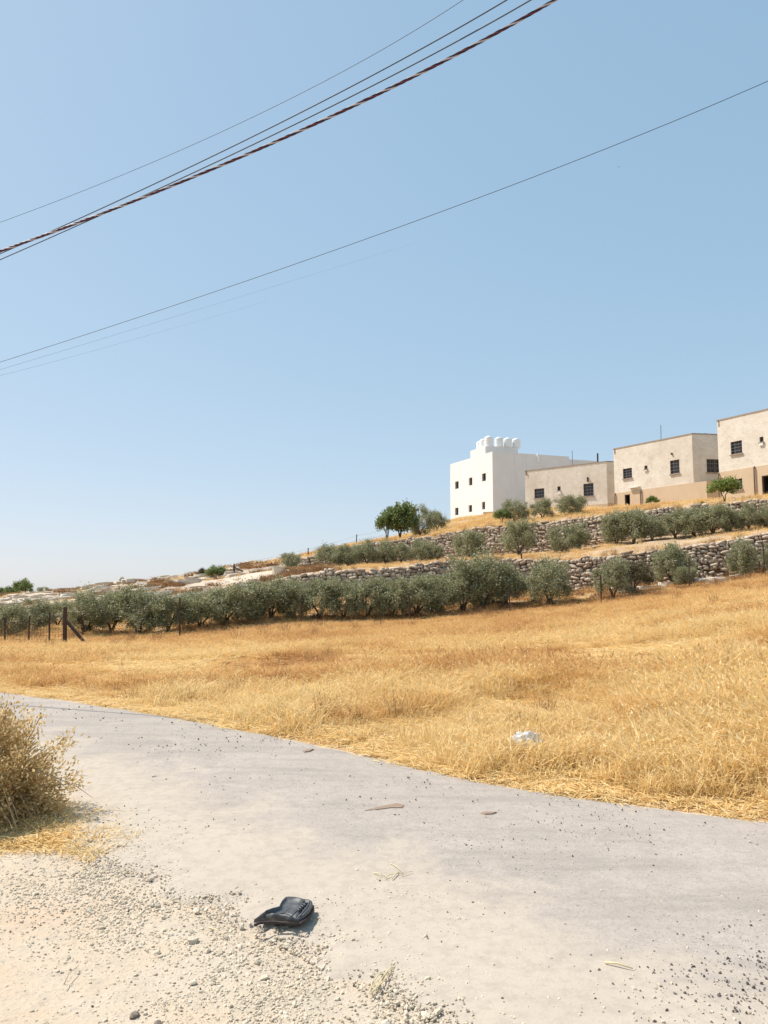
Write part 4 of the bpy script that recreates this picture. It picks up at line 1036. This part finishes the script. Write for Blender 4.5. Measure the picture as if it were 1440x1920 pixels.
T_MID = [tuft(520 + k, 64, .17, .17, 1.4, .0085, M_GRASS, .3) for k in range(4)]
T_FLAT = [straw_mat(540 + k, 60, .30, .0075, M_GRASS) for k in range(4)]
T_FAR = [tuft(560 + k, 44, .24, .28, 1.2, .012, M_GRASS, .5) for k in range(4)]
GRASS_KINDS = T_TALL + T_MID + T_FLAT + T_FAR        # 0-4 tall, 5-8 mid, 9-12 flat, 13-16 far

def sample_polar(n, u0, u1, y0, y1, power=1.0):
    """random ground points, density per m2 ~ Y**-power"""
    a = 2 - power
    t = rng.uniform(0, 1, n); Y = (y0 ** a + t * (y1 ** a - y0 ** a)) ** (1 / a) if abs(a) > 1e-6 else y0 * (y1 / y0) ** t
    u = rng.uniform(u0, u1, n); return u * Y, Y
def field_grass():
    X, Y = sample_polar(90000, -.80, .80, 4.5, 46, 1.15)
    z, k, t = ground_z(X, Y, True)
    fd = side_of(FE, X, Y)
    n1 = fbm(X, Y, 3.5, 21); n2 = fbm(X, Y, 1.1, 33); n3 = fbm(X, Y, 9, 44)
    edge = fd + (n2 - .5) * .5
    far_bare = np.clip((Y - 30) / 8, 0, 1)
    dens = np.clip(.25 + 1.5 * (n2 - .28), .15, 1); dens = np.where(k == 2, dens * .55, dens)
    ok = ((k == 1) | (k == 2)) & ((edge > -.03) | ((edge > -.22) & (rng.uniform(size=len(X)) < .25))) & (rng.uniform(size=len(X)) < dens)
    # open the ground under the olives
    ok &= ~((k == 2) & (rng.uniform(size=len(X)) < .35))
    X, Y, z, fd, n1, n2, n3, k = [a[ok] for a in (X, Y, z, fd, n1, n2, n3, k)]; n = len(X); r = rng.uniform(size=n)
    strip = np.clip(1 - fd / 1.0, 0, 1)                         # trodden straw by the road
    tall = np.clip((n1 - .38) * 4, 0, 1)
    idx = np.where(r < strip * .85 + .22, 9 + rng.integers(0, 4, n), np.where(rng.uniform(size=n) < tall, rng.integers(0, 5, n), 5 + rng.integers(0, 4, n)))
    idx = np.where((Y > 19) & (idx < 9), 13 + rng.integers(0, 4, n), idx)
    scl = rng.uniform(.7, 1.25, n) * np.where(idx < 9, .70 + .75 * tall, 1.0); scl = np.where(fd < .5, scl * .75, scl); scl = np.where((Y > 14) & (idx >= 9) & (idx < 13), scl * 1.5, scl)
    S = np.stack([scl, scl, scl * np.where(Y > 24, .85, 1)], 1)
    patch = np.clip((fbm(X, Y * .7, 2.4, 61) - .50) * 3.2, -.3, .5)
    tint = .32 + patch * .72 * np.clip(1.25 - Y / 30, .25, 1) + (n3 - .5) * .25 - strip * .42 + np.clip((Y - 13) / 18, 0, 1) * .20 + rng.normal(size=n) * .06
    for px, py, Yc, rad in ((1290, 1290, 12.0, .75), (620, 1345, 9.6, .6), (560, 1240, 17, 1.6), (1180, 1360, 8.8, .5), (760, 1330, 10.2, .7), (1010, 1400, 7.9, .5), (300, 1265, 14.5, 1.2)):
        c_ = at(px, py, Yc); tint = tint + .24 * np.exp(-(((X - c_.x) / rad) ** 2 + ((Y - Yc) / (rad * 1.2)) ** 2))
    tint = np.clip(tint, .17, .88)
    rot = np.stack([rng.normal(size=n) * .08, rng.normal(size=n) * .08, rng.uniform(0, 6.283, n)], 1)
    gn_scatter('dry_grass', GRASS_KINDS, np.stack([X, Y, z], 1), rot, S, idx, tint, 'dry golden grass and straw covering the field', 'grass')
field_grass()
def terrace_grass():
    X, Y = sample_polar(26000, -.62, .68, 40, 96, .9)
    z, k, t = ground_z(X, Y, True); u = X / Y
    n1 = fbm(X, Y, 4, 71); n2 = fbm(X, Y, 1.4, 73)
    hill = (u < -.10)
    p = np.where(k == 4, .55, np.where(k == 6, .8, np.where(k == 7, .8, 0))) * np.clip((n1 - .30) * 3, 0, 1)
    p = np.where(hill, p * .3, p)
    ok = (rng.uniform(size=len(X)) < p) & (np.minimum(t, 1 - t) > .012)
    X, Y, z, k, n1 = [a[ok] for a in (X, Y, z, k, n1)]; n = len(X)
    idx = rng.integers(0, 4, n); s = rng.uniform(.6, 1.3, n) * np.where(k == 6, 1.15, .75)
    tint = np.clip(.30 + (n1 - .5) * .8 + rng.normal(size=n) * .1, .17, .8)
    gn_scatter('terrace_grass', T_FAR, np.stack([X, Y, z], 1), np.stack([np.zeros(n), np.zeros(n), rng.uniform(0, 6.283, n)], 1), np.stack([s * 1.4, s * 1.4, s], 1), idx, tint, 'dry grass on the terraces and around the houses', 'grass')
terrace_grass()
def scrub():
    kinds = [tuft(600 + k, 120, .30, .35, 1.0, .02, M_SCRUB) for k in range(4)]
    X, Y = sample_polar(2600, -.64, -.07, 46, 94, .6); z, k, t = ground_z(X, Y, True)
    n1 = fbm(X * .6, Y, 3.2, 81); ok = ((k == 4) | (k == 6)) & (n1 > .55) & (rng.uniform(size=len(X)) < .7)
    X, Y, z = X[ok], Y[ok], z[ok]; n = len(X); s = rng.uniform(.7, 1.9, n)
    # along the edge of the field
    X2, Y2 = sample_polar(240, -.1, .52, 36, 45, 1); z2, k2, t2 = ground_z(X2, Y2, True); ok = (k2 == 2); X2, Y2, z2 = X2[ok], Y2[ok], z2[ok]; m = len(X2)
    X = np.concatenate([X, X2]); Y = np.concatenate([Y, Y2]); z = np.concatenate([z, z2]); s = np.concatenate([s, rng.uniform(.5, 1.1, m)]); n += m
    gn_scatter('thorn_scrub', kinds, np.stack([X, Y, z], 1), np.stack([np.zeros(n), np.zeros(n), rng.uniform(0, 6.283, n)], 1), np.stack([s * 1.3, s, s * .8], 1), rng.integers(0, 4, n), rng.uniform(.15, .85, n), 'brown thorny scrub on the rocky hillside', 'scrub')
scrub()
def field_weeds():
    kinds = [tuft(640 + k, 40, .42, .16, .8, .007, M_SCRUB, .9) for k in range(4)]
    X, Y = sample_polar(900, -.6, .6, 7, 40, 1.3); z, k, t = ground_z(X, Y, True); fd = side_of(FE, X, Y)
    ok = ((k == 1) | (k == 2)) & (fd > .6) & (rng.uniform(size=len(X)) < np.clip((fbm(X, Y, 2.2, 131) - .46) * 5, .03, 1)); X, Y, z = X[ok], Y[ok], z[ok]
    ex = [(1290, 1290, 12.0, 14, .5), (895, 1160, 36, 14, 1.6), (600, 1185, 31, 8, 1.5), (1170, 1125, 36.5, 10, 1.5), (1390, 1085, 36, 14, 1.5), (40, 1195, 33, 14, 1.5), (640, 1345, 9.8, 8, .4)]
    for px, py, Yc, m, rad in ex:
        c = at(px, py, Yc)
        for q in range(m):
            x, y = c.x + random.gauss(0, rad), Yc + random.gauss(0, rad * .6); X = np.append(X, x); Y = np.append(Y, y); z = np.append(z, gz(x, y))
    for L_, off, px0, px1, m in ((L_B, -.45, 440, 1500, 150), (L_D, -.45, 590, 1500, 110), (L_C, .3, 560, 1500, 70), (L_E, .3, 620, 1500, 110)):
        uu = rng.uniform((px0 - 720) / F, (px1 - 720) / F, m); yy_ = np.interp(uu, U, L_[0]) + off + rng.normal(size=m) * .2
        X = np.append(X, uu * yy_); Y = np.append(Y, yy_); z = np.append(z, ground_z(uu * yy_, yy_))
    n = len(X); s = rng.uniform(.5, 1.0, n) * np.where(Y > 25, 1.35, .85)
    gn_scatter('dry_weeds', kinds, np.stack([X, Y, z], 1), np.stack([np.zeros(n), np.zeros(n), rng.uniform(0, 6.283, n)], 1), np.stack([s, s, s], 1), rng.integers(0, 4, n), rng.uniform(.1, .75, n), 'rust-brown dead weeds standing in the dry field', 'weeds')
field_weeds()
def pebble_mesh(seed, mat, sub=1):
    bm = bmesh.new(); bmesh.ops.create_icosphere(bm, subdivisions=sub, radius=.5); r_ = random.Random(seed)
    for v in bm.verts: v.co *= r_.uniform(.72, 1.15)
    for v in bm.verts: v.co = Vector((v.co.x * 1.25, v.co.y, v.co.z * .68))
    me = bpy.data.meshes.new('pebble'); bm.to_mesh(me); bm.free(); me.materials.append(mat); return me
def road_z(ne):
    t = np.clip((ne + .22) / 4.4, 0, 1); return np.where(t < .05, -.004 + t / .05 * .014, .012 + .022 * np.sin(np.pi * t))
def gravel():
    pk = [pebble_mesh(700 + k, M_PEB, 2 if k < 2 else 1) for k in range(6)]; dk = [pebble_mesh(720 + k, M_DARKPEB, 1) for k in range(5)]
    X, Y = sample_polar(260000, -.62, .62, 2.2, 9.5, 1.6)
    ne = side_of(NE, X, Y); fe = side_of(FE, X, Y)
    n1 = fbm(X, Y, .8, 91); n2 = fbm(X, Y, .25, 95)
    band = np.exp(-((ne + .30) / .42) ** 2)                       # gravel thrown to the verge
    p = np.where(ne < .15, .05 + .12 * n1 ** 2 * 2 + .75 * band * np.clip((n1 - .28) * 3, .1, 1), .30 * np.exp(-np.maximum(ne - .1, 0) / .55) * np.clip((n1 - .3) * 3.5, 0, 1) + .012)
    ok = (rng.uniform(size=len(X)) < p * np.clip(.3 + 1.6 * (n2 - .25), .1, 1)) & (fe < 0)
    x, y, ne_ = X[ok], Y[ok], ne[ok]; n = len(x); s = .0035 + .007 * rng.uniform(size=n) ** 2.5 + (rng.uniform(size=n) < .02) * rng.uniform(.003, .011, n); s = s * (.78 + .4 * band[ok])
    z = np.maximum(ground_z(x, y), np.where(ne_ > -.2, road_z(ne_), -9))
    gn_scatter('pale_gravel', pk, np.stack([x, y, z + s * .12], 1), rng.uniform(0, 6.283, (n, 3)) * np.array([.12, .12, 1]), np.stack([s, s, s], 1) * 1.6, rng.integers(0, 6, n), rng.uniform(size=n), 'pale gravel strewn along the verge', 'gravel')
    X, Y = sample_polar(48000, -.62, .62, 2.0, 13, 1.7); ne = side_of(NE, X, Y); fe = side_of(FE, X, Y)
    n1 = fbm(X, Y, .9, 101); right = np.clip((X - .4) / 1.6, 0, 1) * np.clip((4.2 - Y) / 1.5, 0, 1)
    clus = np.exp(-(((X - 1.75) / .55) ** 2 + ((Y - 3.35) / .35) ** 2))
    p = np.clip((n1 - .38) * 1.3, 0.06, .5) * (.45 + 1.2 * right) + clus * .7
    ok = (ne > .1) & (fe < -.15) & (rng.uniform(size=len(X)) < p); ok |= (ne < 0) & (rng.uniform(size=len(X)) < .035)
    x, y, ne_ = X[ok], Y[ok], ne[ok]; n = len(x); s = .0028 + .0065 * rng.uniform(size=n) ** 3; s = s * (1 + np.clip((y - 5) / 8, 0, .8))
    z = np.where(ne_ > 0, road_z(ne_), ground_z(x, y))
    gn_scatter('dark_chippings', dk, np.stack([x, y, z + s * .2], 1), rng.uniform(0, 6.283, (n, 3)), np.stack([s, s, s], 1) * 1.7, rng.integers(0, 5, n), rng.uniform(size=n), 'dark stone chippings lying loose on the asphalt', 'gravel')
gravel()

# ------------------------------------------------------------------ near things
def near_bush():
    bx, by = (-14 - 720) / F * 5.75, 5.75; bz = gz(bx, by)
    root = empty('dry_bush', (bx, by, bz)); tag(root, 'dusty brown leafy bush at the left edge of the road', 'bush')
    rg = np.random.default_rng(77); r_ = random.Random(77); stems = MB(); V = []
    def profile(a, el):     # outline: lopsided dome
        return 1 + .12 * math.sin(3 * a + 1) + .10 * math.sin(5 * a + 2 * el)
    for k in range(300):
        a = r_.uniform(0, 6.283); el = math.asin(r_.uniform(-.02, 1)); q = profile(a, el) * (r_.uniform(.35, 1) ** .5)
        if k % 12 == 0: q *= 1.15
        tip = Vector((.59 * q * math.cos(el) * math.cos(a), .58 * q * math.cos(el) * math.sin(a), .05 + .80 * q * math.sin(el)))
        b0 = Vector((.10 * math.cos(a), .10 * math.sin(a), 0)); midp = b0.lerp(tip, .5) + Vector((0, 0, .10)) + Vector((r_.gauss(0, .04), r_.gauss(0, .04), 0))
        pts = [b0.lerp(midp, t / 3) if t < 3 else midp for t in range(4)] + [midp.lerp(tip, t / 4) + Vector((0, 0, -.02 * math.sin(math.pi * t / 4))) for t in range(1, 5)]
        if k % 2 == 0: stems.tube(pts, [.006 * (1 - i / 9) + .0012 for i in range(len(pts))], 4, False)
        dv = np.array((tip - midp).normalized()); n = r_.randint(62, 100)
        t = rg.uniform(.15, 1.06, n); base = np.array(midp) + (np.array(tip) - np.array(midp)) * t[:, None] + rg.normal(size=(n, 3)) * .035
        d = dv * .7 + rg.normal(size=(n, 3)) * .6 + np.array([0, 0, .25]); d /= np.linalg.norm(d, axis=1, keepdims=True)
        l = rg.uniform(.022, .042, n); V.append(leaf_quads(base, d, l, l * rg.uniform(.36, .52, n), rg))
    link('foliage', fast_quads('foliage', np.concatenate(V), M_BUSHLEAF), root); stems.build('stem', M_TWIG, root)
    # pale arched dead stalks low in the bush
    mb = MB()
    for k in range(26):
        a = r_.uniform(-2.4, .6); s = Vector((.25 * math.cos(a), .25 * math.sin(a), .3 * r_.random())); e = Vector((.68 * math.cos(a) + r_.gauss(0, .1), .66 * math.sin(a), r_.uniform(.0, .25)))
        mb.tube([s, s.lerp(e, .4) + Vector((0, 0, .12)), s.lerp(e, .8) + Vector((0, 0, .06)), e], [.004, .0035, .003, .001], 4, False)
    mb.build('dead_stalk', M_TWIG, root)
    # straw round its foot
    n = 300; a = rng.uniform(0, 6.283, n); r2 = .15 + .72 * np.sqrt(rng.uniform(size=n)); x = bx + r2 * np.cos(a) * 1.05; y = by - .12 + r2 * np.sin(a) * .80
    for q in range(16):
        p = at_z(random.gauss(190, 45), random.gauss(1585, 14), 0); x = np.append(x, p.x); y = np.append(y, p.y)
    ok = side_of(NE, x, y) < .15; x, y = x[ok], y[ok]; n = len(x); s = rng.uniform(.35, .8, n)
    gn_scatter('verge_straw', T_FLAT + T_MID, np.stack([x, y, ground_z(x, y)], 1), np.stack([np.zeros(n), np.zeros(n), rng.uniform(0, 6.283, n)], 1), np.stack([s, s, s], 1), np.where(rng.uniform(size=n) < .72, rng.integers(0, 4, n), 4 + rng.integers(0, 4, n)), np.clip(rng.normal(size=n) * .08 + .20, .12, .5), 'yellow straw on the verge round the dusty bush', 'straw')
near_bush()

def container():
    """crushed black plastic container on the verge"""
    m, nt, out = new_mat('weathered_black_plastic')
    a = tex(nt, 22, 5, .6); b = tex(nt, 120, 4, .7)
    c = ramp(nt, a, [(.35, (.052, .052, .053)), (.6, (.095, .096, .098)), (.75, (.20, .185, .165))])
    ro = ramp(nt, a, [(.3, (.34, .34, .34)), (.7, (.6, .6, .6))])
    principled(nt, out, c, ro, bump(nt, b, .15, .003), .5)
    M_RIM = simple('dusty_brown_plastic_edge', (.04, .028, .024), .6, .3, 30, .2)
    crop = [(262, 468), (330, 412), (420, 350), (515, 322), (600, 288), (640, 212), (690, 172), (830, 170), (925, 198), (1000, 200), (1050, 225), (1045, 275), (1010, 345), (945, 405), (872, 458), (800, 458), (740, 440), (690, 415), (600, 402), (500, 405), (400, 405), (330, 428)]
    zt = .072
    top = [at_z(440 + x / 7.2, 1660 + y / 7.2, zt - .022 * (x < 420) - .01 * (y > 440)) for x, y in crop]
    c0 = sum(top, Vector()) / len(top); gzv = gz(c0.x, c0.y)
    root = empty('crushed_container', (c0.x, c0.y, gzv)); tag(root, 'crushed black plastic container lying on the gravel verge', 'container')
    L = [p - Vector((c0.x, c0.y, gzv)) for p in top]
    L = [L[i].lerp(L[(i + 1) % len(L)], t / 3) for i in range(len(L)) for t in range(3)]
    n = len(L); ctr = sum(L, Vector()) / n
    def ring(k, dz, dy=0.0, zabs=None):
        o = []
        for p in L:
            q = ctr + (p - ctr) * k; q.z = (p.z + dz) if zabs is None else zabs
            q.y += dy; o.append(q)
        return o
    rings = [ring(.62, 0, .05, .003), ring(.74, 0, .045, .012), ring(.90, 0, .018, .036), ring(.99, -.014), ring(1.012, -.010), ring(.995, .0), ring(.955, .006), ring(.90, .004), ring(.84, -.006), ring(.62, -.010), ring(.35, -.012), ring(.02, -.010)]
    mb = MB(); V = [v for r_ in rings for v in r_]; V = [v + Vector((0, 0, .004 * mnoise.noise(v * 25))) for v in V]
    # a raised swelling at the far end and a hollow across the waist
    for i, v in enumerate(V):
        if i >= 5 * n:
            g = math.exp(-(((v.x - .03) / .05) ** 2 + ((v.y - .09) / .06) ** 2)); w = math.exp(-(((v.x + .01) / .04) ** 2 + ((v.y + .02) / .05) ** 2)); v.z += .006 * g - .008 * w
    Fc = [(r_ * n + i, r_ * n + (i + 1) % n, (r_ + 1) * n + (i + 1) % n, (r_ + 1) * n + i) for r_ in range(len(rings) - 1) for i in range(n)]
    mb.add(V, Fc); mb.add([v for v in rings[0]], [tuple(range(n))[::-1]])
    mb.build('body', m, root, True)
    # moulded ridges near the right edge
    def tp(x, y, dz=0): return at_z(440 + x / 7.2, 1660 + y / 7.2, zt) - Vector((c0.x, c0.y, gzv)) + Vector((0, 0, dz))
    for k in range(5):
        t = k / 4; a_ = tp(838 + 110 * t, 330 - 95 * t, .000); b_ = tp(880 + 105 * t, 350 - 95 * t, .000); rb = MB(); rb.tube([a_, a_.lerp(b_, .5) + Vector((0, 0, .004)), b_], .0055, 6); rb.build('ridge', m, root, True)
    rb = MB(); rb.tube([tp(*q, .003) for q in ((770, 425), (800, 385), (860, 340), (915, 245), (935, 205))], .004, 6); rb.build('seam', m, root, True)
    rb = MB(); rb.tube([tp(*q, .004) for q in ((865, 440), (900, 400), (960, 330), (1000, 265), (1008, 235))], .0045, 6); rb.build('seam', m, root, True)
    rb = MB(); rb.tube([tp(*q, -.020) + Vector((0, 0, 0)) for q in ((880, 470), (950, 420), (1020, 350), (1055, 285), (1055, 230), (1010, 205))], .008, 7); rb.build('lip', M_RIM, root, True)
    rb = MB(); rb.tube([tp(*q, -.022) for q in ((270, 470), (340, 440), (500, 430), (690, 440), (870, 470))], .007, 7); rb.build('lip', M_RIM, root, True)
container()

def crumpled(name, px, py, Y, size, label, cat, mat, seed):
    p = at(px, py, Y); z = gz(p.x, Y); bm = bmesh.new(); bmesh.ops.create_icosphere(bm, subdivisions=4, radius=.5)
    for v in bm.verts:
        q = v.co * 4 + Vector((seed, 0, 0)); d = mnoise.noise(q) * .35 + abs(mnoise.noise(q * 2.3)) * .35 + abs(mnoise.noise(q * 5)) * .18
        v.co *= .75 + d; v.co = Vector((v.co.x * size[0], v.co.y * size[1], max(v.co.z, -.3) * size[2]))
    me = bpy.data.meshes.new(name); bm.to_mesh(me); bm.free(); me.materials.append(mat); o = link(name, me); o.location = (p.x, Y, z + size[2] * .3); tag(o, label, cat); return o
def mat_bag():
    m, nt, out = new_mat('thin_white_polythene'); n = tex(nt, 20, 4); c = mixc(nt, n, (.82, .80, .78), (.90, .89, .88))
    p = principled(nt, out, c, .4, None, .4); t = nt.nodes.new('ShaderNodeBsdfTranslucent'); t.inputs[0].default_value = (.8, .8, .82, 1)
    mx = nt.nodes.new('ShaderNodeMixShader'); mx.inputs[0].default_value = .35; nt.links.new(p.outputs[0], mx.inputs[1]); nt.links.new(t.outputs[0], mx.inputs[2]); nt.links.new(mx.outputs[0], out.inputs[0]); return m
M_BAG = mat_bag()
crumpled('plastic_bag', 982, 1388, 7.6, (.44, .24, .34), 'crumpled white plastic bag caught in the dry grass', 'plastic bag', M_BAG, 3)
crumpled('plastic_scrap', 1190, 1283, 12.5, (.22, .15, .12), 'scrap of pale plastic in the grass right of the bag, farther up the field', 'plastic scrap', M_BAG, 8)

# single stones one can pick out on the verge
PEBBLES = [pebble_mesh(740 + k, M_PEB, 2) for k in range(4)]; BROWN = mat_stone('brown_stone', [(0, (.26, .20, .16)), (1, (.34, .27, .21))]); BP = [pebble_mesh(750 + k, BROWN, 2) for k in range(2)]
for px, py, w, kind, lab in ((414, 1644, .045, PEBBLES[0], 'roundest pale stone on the gravel band up-left of the black container'), (326, 1672, .032, PEBBLES[1], 'pale flat stone left of the roundest one on the gravel band'), (362, 1760, .05, PEBBLES[2], 'white angular stone on the sand left of the black container'), (252, 1898, .035, BP[0], 'brown stone at the bottom left of the sand'), (297, 1914, .03, BP[1], 'brown stone right of its twin at the bottom edge'), (362, 1838, .032, PEBBLES[3], 'grey stone on the sand below the white angular one'), (295, 1781, .03, PEBBLES[1], 'flat grey stone on the sand left of the white angular one'), (511, 1741, .026, PEBBLES[0], 'pale pebble touching the shadow of the black container')):
    p = at_z(px, py, 0.0); o = link('stone', kind); o.location = (p.x, p.y, gz(p.x, p.y) + w * .2); o.scale = (w, w, w); o.rotation_euler = (0, 0, px); tag(o, lab, 'stone')

# straw stalks and twigs on the road
def sprig(name, px, py, stalks, label, cat, mat=M_TWIG, zoff=.03):
    p = at_z(px, py, zoff); o0 = Vector((p.x, p.y, zoff)); mb = MB(); r_ = random.Random(px)
    for (x0, y0, x1, y1, r) in stalks:
        a = at_z(x0, y0, zoff) - o0; b = at_z(x1, y1, zoff) - o0; m = a.lerp(b, .5) + Vector((r_.gauss(0, .008), r_.gauss(0, .008), .012)); a.z += .004; b.z += .004
        mb.tube([a, m, b], [r, r * .9, r * .5], 5)
    o = mb.build(name, mat, None, True); o.location = o0; tag(o, label, cat); return o
M_STRAW = simple('single_straw', (.70, .58, .34), .7, .15, 30, .2)
sprig('straw_stalk', 1160, 1812, [(1134, 1806, 1187, 1818, .0045)], 'single pale straw stalk lying on the asphalt at lower right', 'straw', M_STRAW)
sprig('straw_sprig', 720, 1830, [(698, 1862, 750, 1795, .003), (700, 1860, 735, 1825, .003), (696, 1850, 722, 1822, .0025), (690, 1855, 716, 1836, .002), (702, 1862, 744, 1812, .002), (694, 1862, 705, 1830, .002)], 'pale straw sprig on the gravel right of the black container', 'straw', M_STRAW, .01)
sprig('straw_sprig', 735, 1640, [(700, 1638, 722, 1645, .003), (722, 1648, 758, 1638, .003), (732, 1620, 756, 1640, .002), (735, 1650, 748, 1636, .003), (705, 1648, 730, 1650, .002), (752, 1644, 775, 1636, .002)], 'small broken straw sprig on the road above the black container', 'straw', M_STRAW)
sprig('straw_stalk', 142, 1830, [(120, 1848, 148, 1812, .002)], 'thin dark stalk on the sand at lower left', 'straw', M_TWIG, 0)
sprig('straw_stalk', 412, 1755, [(390, 1740, 428, 1763, .002)], 'thin pale stalk on the sand left of the container', 'straw', M_STRAW, 0)
M_LEAFB = simple('dry_brown_leaf', (.30, .21, .15), .85, .25, 20, .3)
def husk(name, pts, label, th=.012):
    P = [at_z(x, y, .03) for x, y in pts]; c = sum(P, Vector()) / len(P); n = len(P); mb = MB()
    V = [p - c for p in P]; Tp = [v * .75 + Vector((0, 0, th)) for v in V]
    mb.add([v - Vector((0, 0, .01)) for v in V] + Tp, [tuple(n + i for i in range(n))] + [(i, (i + 1) % n, n + (i + 1) % n, n + i) for i in range(n)])
    o = mb.build(name, M_LEAFB); o.location = c; tag(o, label, 'husk')
husk('dry_husk', [(672, 1523), (690, 1518), (725, 1510), (752, 1505), (765, 1510), (762, 1516), (735, 1516), (700, 1521)], 'long flattened brown husk in the middle of the road', .008)
husk('dry_husk', [(898, 1525), (912, 1522), (935, 1523), (925, 1527), (908, 1528)], 'short flattened brown husk right of the long one on the road', .006)
husk('dry_husk', [(565, 1409), (580, 1404), (590, 1404), (582, 1409), (570, 1411)], 'brown leaf scrap on the far part of the road', .006)

# a bird far off in the sky
def bird():
    c = at(1160, 313, 170); root = empty('bird', c); tag(root, 'tiny dark bird far off in the sky', 'bird'); mb = MB()
    mb.tube([(0, -.14, 0), (0, -.09, .01), (0, 0, .015), (0, .08, .005), (0, .17, 0)], [.012, .028, .036, .024, .008], 8); mb.add([(-.02, .14, 0), (.02, .14, 0), (.05, .24, 0), (-.05, .24, 0)], [(0, 1, 2, 3)])
    for s in (-1, 1): mb.add([(0, -.06, .02), (s * .13, -.05, .07), (s * .27, .03, .04), (s * .12, .05, .06), (0, .06, .02), (s * .1, 0, .075)], [(0, 1, 5), (1, 2, 5), (2, 3, 5), (3, 4, 5), (4, 0, 5)])
    mb.build('body', M_IRON, root, True)
bird()
